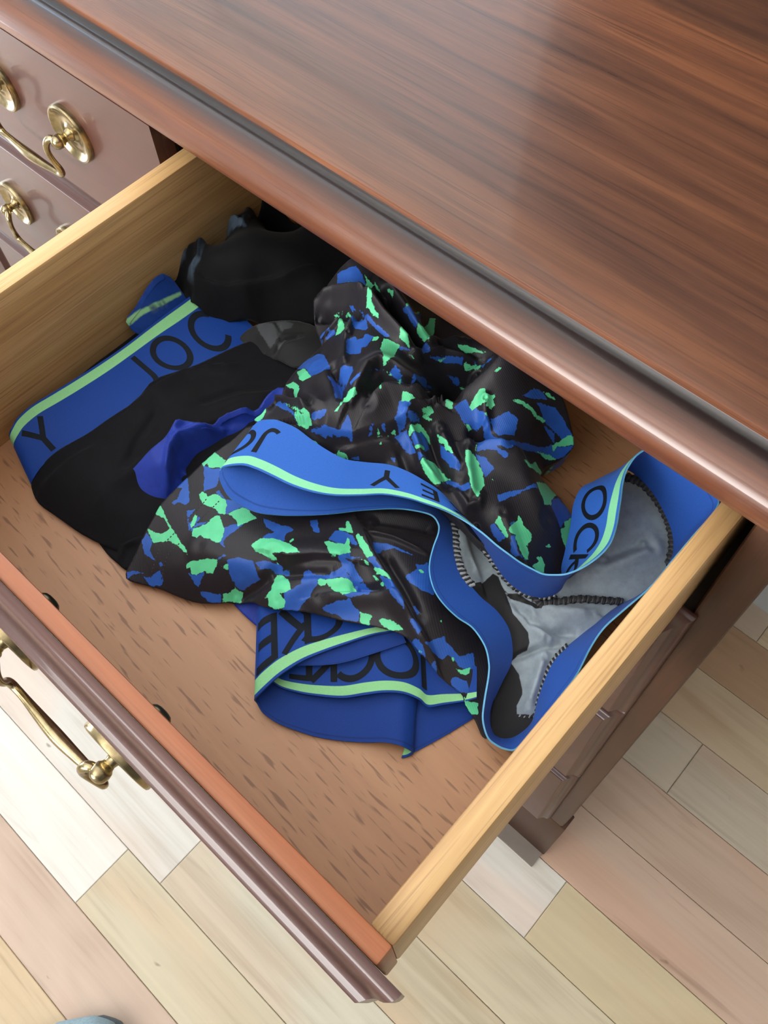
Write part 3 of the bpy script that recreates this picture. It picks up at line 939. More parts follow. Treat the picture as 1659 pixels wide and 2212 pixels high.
# shapes of the clothes: outlines, guide points (x, y, z) and fold lines in millimetres
CLOTH = {}
CLOTH['camo_top'] = {
 'out': [[-255.1,154.5],[-257.6,156],[-256.4,165.1],[-256.1,171.5],[-265,186.1],[-267.7,197.3],[-268.7,207.3],[-266.4,213.2],[-267.5,212.6],[-265.1,221.2],[-271.2,222.6],[-277.9,225.7],[-286.4,234.1],[-286.3,237],[-287,245.4],[-289.3,248.6],[-287.8,258.3],[-284.5,263.4],[-278.9,273.4],[-250.2,286.5],[-212.7,289.4],[-162.2,270],[-140.7,278.7],[-131.3,278],[-117,272.9],[-117.1,268],[-119.2,261.6],[-122.3,251.8],[-117,237.5],[-113.7,241.1],[-106.2,241.8],[-100.9,241.8],[-92.7,239.8],[-90.2,235.8],[-82.4,222.2],[-76,212.6],[-76.1,202.1],[-80.4,195.5],[-91,188.3],[-106.5,187],[-120.7,183.8],[-132,183.5],[-143.8,184.1],[-159.3,183.1],[-172.5,179.2],[-186.5,172.1],[-199,166.8],[-212,162.3],[-226.7,159.7],[-240.1,158.5]],
 'ctrl': [[-255.9,155,-47],[-260,174.1,-52],[-265.5,186.5,-55],[-269.6,200.5,-55],[-269.3,215.1,-55],[-271.4,222.8,-50],[-286.7,234.6,-40],[-288.9,247.3,-40],[-288.1,258.6,-32],[-284.5,263.9,-25],[-242.8,180,-40],[-245.5,198.3,-35],[-224.6,173.4,-34],[-214.2,185,-28],[-244.9,213.1,-32],[-241.9,225.7,-25],[-250,246.6,-18],[-237.2,255.7,-24],[-219.6,259.7,-30],[-243.5,278.9,-32],[-207.8,279.1,-38],[-211.6,212.2,-20],[-195.5,205.3,-28],[-190.5,230.2,-32],[-183.3,210.4,-35],[-203.1,179.7,-38],[-186.7,253.7,-35],[-185.9,237.3,-48],[-211.4,165.5,-46],[-186.1,175.5,-48],[-168.1,185.6,-46],[-147.9,188.8,-47],[-149.8,210.3,-47],[-156.2,237,-38],[-157,249,-30],[-161,261.3,-25],[-137.8,275.6,-40],[-118.5,272.9,-64],[-118.3,266.1,-73],[-123.5,251.1,-73],[-133.9,250.6,-45],[-136,224.7,-45],[-117.5,210.2,-50],[-109.9,235.5,-64],[-92.4,236.3,-76],[-79.2,213.6,-82],[-94.1,202.2,-62],[-110.6,194.5,-56],[-126.9,190.7,-50],[-80.6,198.6,-72]],
 'folds': [([[-222.9,168.2],[-210,172.1],[-199.3,179.1],[-189.5,191],[-182.6,205.8],[-180.5,216.8]],9.8,14.7,1.47),([[-210.3,187.1],[-212.6,198.8],[-215.2,208],[-213.4,214.2],[-206.2,217.4],[-198.7,218.7],[-187.8,227.1]],9.8,7.35,1.89),([[-207,199.7],[-206.1,209.8],[-195.5,216.6]],-8.4,2.52,2.52),([[-201.6,192],[-202.6,200.3],[-202,205.6],[-197.6,211.5],[-192.5,217],[-182.4,221]],7,2.1,8.4),([[-260.4,211.9],[-254.1,192.4],[-232.5,175.8],[-218.7,170.4]],4.2,7.35,7.35),([[-237.5,202.7],[-218.2,190.2],[-214.7,187.5]],-9.8,2.94,2.94),([[-251,225.3],[-231.2,204]],4.2,2.1,2.52),([[-257.5,165.3],[-258.8,173.2],[-250.3,174.7],[-234.7,172.2],[-225.5,169.6]],7,2.52,2.52),([[-260.5,180.6],[-243.6,176.9],[-228.6,174.5]],-7,2.52,2.52),([[-184.2,203.8],[-174,199.9],[-163.2,193.2],[-150.6,190.1]],7,2.52,2.52),([[-181.2,192.8],[-169.8,187.5],[-158.3,183.9]],-4.2,2.94,2.94),([[-174.7,210.2],[-161.3,202.4],[-145.1,195]],-5.6,2.52,2.52),([[-169.8,214.3],[-159.5,210],[-146.9,204.9]],5.6,2.94,2.94),([[-153.8,216.9],[-141.3,205.9],[-131.7,196.4]],5.6,2.94,2.94),([[-141.5,194.6],[-130.6,191.3],[-127.1,196.6],[-129.7,201.7]],4.2,1.68,1.68),([[-176.1,233.5],[-172.9,241.6],[-168.4,251.4],[-166.6,262.1],[-166.2,268]],12.6,1.47,12.6),([[-187.8,227.1],[-183.7,244.5],[-179.8,257.4]],-16.8,7.35,5.25),([[-155.7,226.9],[-149.9,227.7]],-12.6,2.94,2.94),([[-150.2,222.3],[-143.7,226.2],[-134.4,231],[-124.6,236.5]],7,1.68,8.4),([[-160.5,240.1],[-152.7,231.8]],5.6,2.94,2.94),([[-286.6,237.3],[-277.8,243.2],[-264.8,246.2],[-253.5,246.3]],9.8,2.94,3.36),([[-253.5,246.3],[-234.2,240.7],[-218,238.1],[-207.8,238.3]],9.8,2.94,3.78),([[-245.6,253.3],[-225.9,247],[-208.7,243.3]],-11.2,2.94,2.94),([[-284.7,246],[-268.2,249.7],[-253.1,249.7]],-7,1.89,1.89),([[-253.4,263.8],[-235.9,258.2],[-216.8,250.5],[-207.4,251.7]],8.4,2.52,5.25),([[-262,232.6],[-266.9,222.4]],5.6,1.68,1.68),([[-251.6,232.9],[-245.6,222.5]],5.6,2.1,2.1),([[-279.2,231.8],[-263.2,236],[-247.8,236.1]],-11.2,2.52,2.52),([[-206.8,237.1],[-199.6,252.7],[-181.7,263.4]],5.6,1.68,2.94),([[-208.7,241.3],[-206.8,251],[-198.2,267.4]],5.6,1.68,2.52),([[-134.4,231],[-113.7,226.5],[-97.8,219.8]],5.6,8.4,8.4),([[-122.1,188.9],[-107.8,183.5]],-5.6,5.25,5.25),([[-115.5,202.1],[-100.7,194.3],[-91.4,191]],4.2,4.2,4.2),([[-209.8,163.8],[-195.5,170.7],[-179.3,183]],-4.2,2.94,2.94),([[-203.6,168.4],[-192.1,182.4],[-179.4,194.5]],3.5,2.52,2.52)],
 'seed': 3,
 'wrinkle': 0.3,
 'prints': {'green':[[[-275.1,253.2],[-272.7,252.4],[-270.9,253.7],[-270.2,251.5],[-272,250.5],[-273.3,251.1]],[[-267.3,260],[-255.7,255.4],[-254.9,252.8],[-259.9,252],[-261.2,255.2]],[[-257.7,257.9],[-249.5,254.1],[-252,253.9]],[[-249.3,257.9],[-242.6,257.8],[-240.6,255.4],[-245.3,256.8]],[[-230.4,254.7],[-227.7,263.7],[-226.8,261.4],[-228.8,258],[-228.7,252.8]],[[-221.7,265.7],[-220.2,269.3],[-212.7,258.8],[-206.7,247.3],[-211.3,247.5],[-215.2,247.7],[-216.8,248.7],[-218.1,255.4],[-219,260.7]],[[-253.2,249.2],[-249.9,248.3],[-243.5,240.9],[-235.8,238.1],[-233.8,236.7],[-240.2,237.8],[-246.9,240]],[[-217.3,234.9],[-224.4,246.9],[-210.2,235.2],[-214.7,234.5]],[[-271.6,236.2],[-269.9,236.9],[-265.3,238.1],[-267.5,236.9],[-269.2,235.1]],[[-263.2,238.2],[-259.1,238.5],[-256,238.3],[-259.5,237.8],[-262.1,237.8]],[[-258.6,224.5],[-260.4,228.3],[-263.1,235.6],[-252.1,226.6],[-254.5,225]],[[-229.5,224.3],[-230.1,227.5],[-228.6,230],[-227.1,229.7],[-227.6,226.4]],[[-225.3,230.2],[-222.5,231.6],[-215.6,232.7],[-214.5,229.3],[-211.9,224.8],[-208.6,221.6],[-207.7,216.3],[-209.8,213.8],[-212.3,216.2],[-220.8,223.2]],[[-209.2,232.8],[-207.1,233.5],[-205.3,233.4]],[[-199,246.4],[-198.1,248.8],[-196.9,250.4],[-197.5,247.3]],[[-197.8,261.9],[-194.9,263.4],[-192.9,261]],[[-265.6,197.5],[-261.3,199.4],[-254.6,196.1],[-248.9,193.4],[-245.8,191.7],[-248.5,187.2],[-253.2,189.3]],[[-210.1,213.2],[-205.4,214.5],[-203.4,215.1],[-206.7,214.2]],[[-207.6,206.7],[-207.8,209.5],[-205.6,212.7],[-200.5,214.5],[-199.8,216.9],[-201.5,214.7],[-205.1,212.1],[-207,209.2]],[[-264.6,187],[-259.7,189.2],[-250.7,185.7],[-246.1,182.3],[-246.2,179.6],[-250.6,181.2],[-252.5,183.7],[-260,185.5]],[[-247.1,171.8],[-238.6,170],[-229.5,168.1],[-226.6,170.2],[-224,169.9],[-225.2,168.3],[-231.8,167.8],[-243,170.4]],[[-233.9,167.1],[-228.5,167.8],[-223.5,169.6],[-221.6,168.2],[-223,166.3],[-227.3,165.8],[-230.8,165.3]],[[-256.6,155.4],[-259.2,158.8],[-256.3,165],[-254.1,159.8],[-252.9,156.4]],[[-213.3,178.2],[-212.5,181.6],[-216.3,190.6],[-209.9,193.1],[-209.6,190.3],[-211.9,185.4],[-211.7,179]],[[-207.2,206.2],[-207.9,210.3],[-204.6,213.1],[-198.8,214.9],[-194.5,210.3],[-205.1,212],[-206.4,209.3],[-199.4,199.8]],[[-192.5,209.6],[-188.4,211.4],[-185.9,212.2],[-186.7,208.7],[-189.7,205.6]],[[-190.3,186.5],[-189.5,188.4],[-188.8,188.4],[-191.2,188]],[[-186.5,193],[-185.5,195.6],[-184.7,195],[-185.8,193]],[[-188.1,190],[-186.8,191.7],[-186.9,191.1]],[[-188.2,184.9],[-187.7,186.5],[-187,186.4],[-187.6,185.1]],[[-219.4,163.5],[-216.7,165.5],[-214.4,164.9],[-216.5,163.6]],[[-207.6,167.3],[-204.7,169.2],[-204.7,170.1],[-199.9,171.5],[-198.7,171.1],[-201.2,169.3]],[[-180.4,199.8],[-179.2,202.6],[-180.1,206.8],[-176.7,202.9],[-178.2,198.9]],[[-173.2,196.9],[-171.8,197.3],[-171,196.4]],[[-192.3,209.7],[-189.8,210.9],[-186.3,212.3],[-185.7,210.8],[-190.1,208.6]],[[-181.2,211.9],[-179,217.8],[-177,217.4],[-177.9,214.7]],[[-180.2,211.3],[-179.5,213.7],[-176.3,214.7],[-176.8,213.5]],[[-180.2,200],[-180.7,202.3],[-180,208],[-177.1,209.3],[-173,209.3],[-170.3,207.2],[-173.5,207],[-177.1,206.5],[-177,200.9],[-178.3,198.8]],[[-173.2,197],[-171.3,198.1],[-170.1,201.7],[-168.4,199.3],[-169.9,196.4]],[[-165.1,192.3],[-163.9,197.8],[-160.8,200.9],[-155.5,200.4],[-151.3,199.1],[-148.4,199.3],[-151.6,197.7],[-149.6,190.4],[-151.3,188.7],[-155.4,188.9],[-160.7,190.5]],[[-169.5,211.6],[-162.5,210.8],[-158.3,209.5],[-154.3,207.7],[-159.7,207.7],[-161.6,208.9],[-165.9,209.3]],[[-147.2,216.9],[-149,220],[-153.4,228.4],[-147,217.6]],[[-162.8,226.2],[-159.1,228.6],[-159.4,226.2]],[[-165.4,233.6],[-166,237.9],[-165.9,242.2],[-163.6,244],[-160,241.1],[-158.6,238.1],[-162.4,235.7],[-163.5,233.4]],[[-160.6,241.6],[-157.4,246],[-157.3,243.2],[-154.9,242.5],[-155.3,239.3],[-157.3,237.6]],[[-164,251.4],[-163.6,254.3],[-161.9,255.1],[-162.6,252.4]],[[-175.5,225],[-186.4,243.8],[-171.1,226.3]],[[-185.8,250.7],[-181.1,254.8],[-180.9,253.8],[-182.7,251.3]],[[-197.6,262.1],[-193.4,265.5],[-181.7,268],[-186.9,265.5],[-191.5,261.2]],[[-198.9,246.1],[-197.9,249.2],[-197.1,250.3],[-197.3,247.7]],[[-188.9,256.7],[-186.9,257.9],[-185.1,259],[-183.1,261.4],[-181,262.8],[-180.4,262.2],[-183.4,260],[-186.7,256.1]],[[-149.4,249.9],[-147.4,253.2],[-144.2,255.6],[-139.5,258.4],[-137.7,258.6],[-133.8,262.9],[-133.9,261],[-137.6,256.5],[-140.1,256],[-144.7,253.1]],[[-141.9,268.9],[-140.6,271.5],[-136.2,273.9],[-137.1,271.9]],[[-125.8,261.4],[-123.8,266.6],[-122,272.2],[-119.7,273.7],[-117,273],[-119.1,269.7],[-123.4,264.5],[-123.6,260.9]],[[-127.9,250.5],[-124.8,257.2],[-120.3,260.8],[-122,257.5]],[[-124.6,231],[-125.5,245.8],[-120.7,247.2],[-118.4,237.3],[-121,232.1]],[[-132,212.6],[-130.5,213.2],[-129.7,212.6],[-130.7,212.1]],[[-157,235.1],[-155,235.6],[-154,234.4],[-155.5,233.9]],[[-150.8,213.2],[-146.7,215.5],[-142.8,214.7],[-137.2,211.9],[-133.6,208.1],[-131.7,207.2],[-132.1,203.8],[-129.3,198.3],[-134.3,198.6],[-141.5,204.6],[-147.5,208.9]],[[-114,229.8],[-113.6,241.4],[-106.1,241.8],[-104.6,234.3],[-102.3,229.6],[-103.2,223.5],[-106.2,226.3],[-110.7,227.7]],[[-92.2,239.8],[-88,232.4],[-82.4,221.3],[-87.3,222.5],[-91.1,224.6],[-90.7,228.9],[-92.4,231]],[[-117.3,200],[-114.1,198.9],[-108.8,196.2],[-105.6,195.1],[-105.1,193.8],[-112.5,195.4],[-115.6,195.9],[-115.7,198.6]],[[-107.8,198.1],[-107.7,204.6],[-108.9,208],[-107.1,208.3],[-104.3,206.4],[-98.7,206.6],[-96.4,204.3],[-96.4,199.3],[-94.7,199.8],[-90.7,194.2],[-93.3,192.8],[-96.8,193.9],[-100.9,196],[-103.1,197.8],[-105.8,196.2]],[[-87.9,194.5],[-87.5,200.2],[-89.7,199.8],[-88.1,203],[-85,202.4],[-81.6,198.1],[-84.2,195.2]],[[-90.2,209.8],[-89.7,212.3],[-88.2,213.3],[-88.7,211.2]]],'blue':[[[-287,256.6],[-281.6,259.3],[-276.9,262.4],[-270,260.3],[-261.9,255],[-260,252.2],[-266.4,251.8],[-271.4,250.8],[-275.3,250.5],[-280.6,249.7]],[[-287,245.3],[-287.3,248.4],[-281.6,249.9],[-285.5,247.3]],[[-231,252.8],[-229.6,253.9],[-228.8,259.7],[-226.2,262.9],[-218.5,254.1],[-217.6,248.7],[-223.5,250.3]],[[-260.9,239.8],[-257.7,240.1],[-254.4,239.1],[-257.6,238.8]],[[-252.1,239.3],[-245.1,237.8],[-236.5,235.3],[-228,234.4],[-222.7,233.5],[-224.3,231.9],[-232.2,232.3],[-240.3,234.4],[-249.8,238.5]],[[-260.9,237.3],[-257,237.9],[-243.8,235.6],[-238.1,231.2],[-237.8,229.1],[-243.7,227.8],[-245.8,227.6],[-258.3,235.2]],[[-244.1,220],[-240.7,223.8],[-237.8,222.4],[-235.4,224],[-236.3,227.5],[-230.6,228.1],[-229.5,224.3],[-228.8,220.3],[-231,218.5],[-228.1,214.7],[-235.6,211.2]],[[-265.1,221.1],[-264.4,224.4],[-262.1,227.3],[-259.7,225.7],[-263.8,222.5]],[[-271.8,223.2],[-269,228],[-264.5,225.6],[-268.8,222.2]],[[-270.1,203.6],[-267.7,209.2],[-262.3,213],[-255.5,211],[-246.2,205.6],[-240.2,202],[-242.8,196.6],[-246.2,192.1],[-251.7,195.1],[-259.8,198.9],[-268,200.1]],[[-233,203.2],[-224.7,204.8],[-221.1,201.9],[-219.7,196.3],[-220.4,195],[-232,199.7]],[[-235.2,195.7],[-233.7,198.3],[-228.4,197.7],[-220,194.6],[-222.3,195],[-225.9,190.9]],[[-216.6,194],[-213.4,200.5],[-212.8,197.5],[-213.7,192.6]],[[-212.9,207.5],[-212.2,210.7],[-209.4,213.2],[-210.5,212.7],[-212.1,209.8]],[[-206.9,214.4],[-203.2,215.2],[-197.5,216.9],[-196.8,216.9],[-203.7,217.2]],[[-194.9,218.9],[-195.7,229.7],[-194.4,232.5],[-192.6,229.6],[-192,236.8],[-191.7,231.2],[-192.8,223]],[[-215.9,231.7],[-213.8,233.4],[-208.8,235.3],[-214.1,231.3]],[[-210.8,241.9],[-205.3,246.6],[-203,243.9],[-204.3,239.5]],[[-202.2,242.2],[-198.5,249.2],[-189.7,257.1],[-188.7,256.2],[-195.2,249.9],[-199.3,245.9]],[[-236.1,195.7],[-233.5,197.4],[-219.9,194.5],[-225,195.9],[-219.6,190.4],[-217,183.1],[-227.9,192.2]],[[-255.3,170.5],[-252.1,172.1],[-246.1,171.7],[-235.3,167.6],[-230.5,164.9],[-241,168.4]],[[-223.8,170.1],[-221.4,174],[-217.3,177.4],[-216.6,173.6],[-221.1,170],[-222.8,169.5]],[[-221.7,166.5],[-219.2,168.3],[-215.8,169.9],[-210,172.6],[-206.1,174.6],[-207.8,182.4],[-203.6,180.8],[-199.4,176.7],[-203.1,175.5],[-207.7,172.2],[-213.5,168.9]],[[-193.7,183.1],[-193.8,185.2],[-193.2,187.9],[-193,184.8]],[[-190.1,189.8],[-189.1,192.1],[-188.3,190.2]],[[-186.8,196.6],[-189.9,203.5],[-187.9,207.5],[-186,208.7],[-182.9,201.2],[-183.7,197.9]],[[-185.5,194.1],[-181.4,200.1],[-173.7,196.3],[-170,195.3],[-173.1,193.9],[-180,193.6]],[[-197.6,171.9],[-193.8,176.1],[-194.3,173.9]],[[-181,185.6],[-178.2,187.4],[-176.9,185.1]],[[-183.9,203],[-181.2,208],[-180.4,207.1],[-181.4,203.4]],[[-171.6,227.8],[-169.4,235.4],[-165.4,233.6],[-162.1,235.4],[-157.3,235],[-151.3,234.8],[-153.6,231.2],[-159.2,228.7],[-163.1,226.5],[-167.9,227.3]],[[-152.3,236],[-150.4,240.3],[-147.5,245.2],[-141.6,247],[-137.9,238.9],[-143.7,232.6],[-148.5,233.6]],[[-157.6,235.3],[-151.9,234.5],[-146.1,230.9],[-140.1,224.6],[-149.8,229.6],[-152.3,230.3],[-155.6,231.6]],[[-145.5,231],[-139.1,232.4],[-135.3,237.8],[-130.1,249.3],[-125.7,261.7],[-123.4,264.5],[-116.7,272.8],[-117.8,266],[-121.9,258.4],[-127.9,250.5],[-131.7,237.8],[-133.7,227.2],[-139.6,224.9]],[[-147.2,255.9],[-145.8,265.1],[-141.9,268.9],[-139,268.9],[-142.6,261.6]],[[-141,262],[-134.4,271.2],[-128.5,273.3],[-120.7,273.7],[-122.8,268.5],[-128.2,265.8],[-133.8,262],[-137.4,262.3]],[[-133.3,260.5],[-127.7,265.3],[-125.2,263.2],[-129.8,261.4]],[[-146.7,217.3],[-153.3,228.3],[-148.3,229.5],[-137.6,224.5],[-131.1,226.9],[-132.7,223.6],[-138.9,223.4],[-143.5,220.7]],[[-146.5,216.2],[-141.3,218.4],[-134.2,217.5],[-134.9,210.9],[-140.2,213.6]],[[-177,199],[-176.9,206.3],[-173.7,208.1],[-168.7,204.3],[-168,199.8],[-170.6,198.1],[-172.8,197]],[[-184.4,196.6],[-182.2,199.4],[-176.3,198.2],[-170.8,194.8],[-175.4,193.5],[-179.9,194]],[[-169.9,195.5],[-166.5,195.3],[-164.2,198.1],[-165.7,192.5]],[[-165.9,209.3],[-159.1,207.8],[-154.1,207.5],[-148.2,206.1],[-146.5,203.3],[-152.5,203.1],[-160.5,205.1]],[[-150.9,198.7],[-141.8,198.8],[-138.5,201],[-134.9,198.5],[-139.8,196.4],[-150.3,197.1]],[[-212.2,244.7],[-205.1,246.9],[-203.2,242.9]],[[-202.1,242.5],[-196.6,251.6],[-189.3,257.5],[-189.1,256.5],[-194.7,250.5],[-198.6,246.2]],[[-186,260.5],[-175.1,265.3],[-175.8,263.5],[-183.5,261.8]],[[-192.4,247.2],[-187.9,251.8],[-185.6,251.4],[-188.2,248.5]],[[-188.8,207.1],[-186.4,208.8],[-183.4,199.2],[-184.1,196.3],[-191,204.2]],[[-183.8,203.2],[-180.4,209.2],[-179.9,208.8],[-181.6,203.3]],[[-123.8,208],[-120.4,214.2],[-115.6,220.6],[-113.5,229.2],[-111.4,227.5],[-115.3,219.3],[-118.5,211],[-120.4,205.2]],[[-102.1,229.3],[-104.6,234.3],[-104.7,241.1],[-100.3,240.8],[-94.4,242.3],[-92.2,239.1],[-92.4,231],[-91.5,225],[-94.8,226.8]],[[-117.4,194.1],[-115,195.7],[-106.4,193.6],[-107.8,190.2],[-115,192.3]],[[-104.3,195.4],[-103.1,197.8],[-97.2,192.5],[-93.3,192.8],[-90.5,193.5],[-96.5,190],[-99.7,190.2]],[[-109.1,200.2],[-108.1,205.1],[-107.6,198.4]],[[-160.6,191.3],[-159.4,192.5],[-156.9,191.1],[-158.8,190]]]},
}
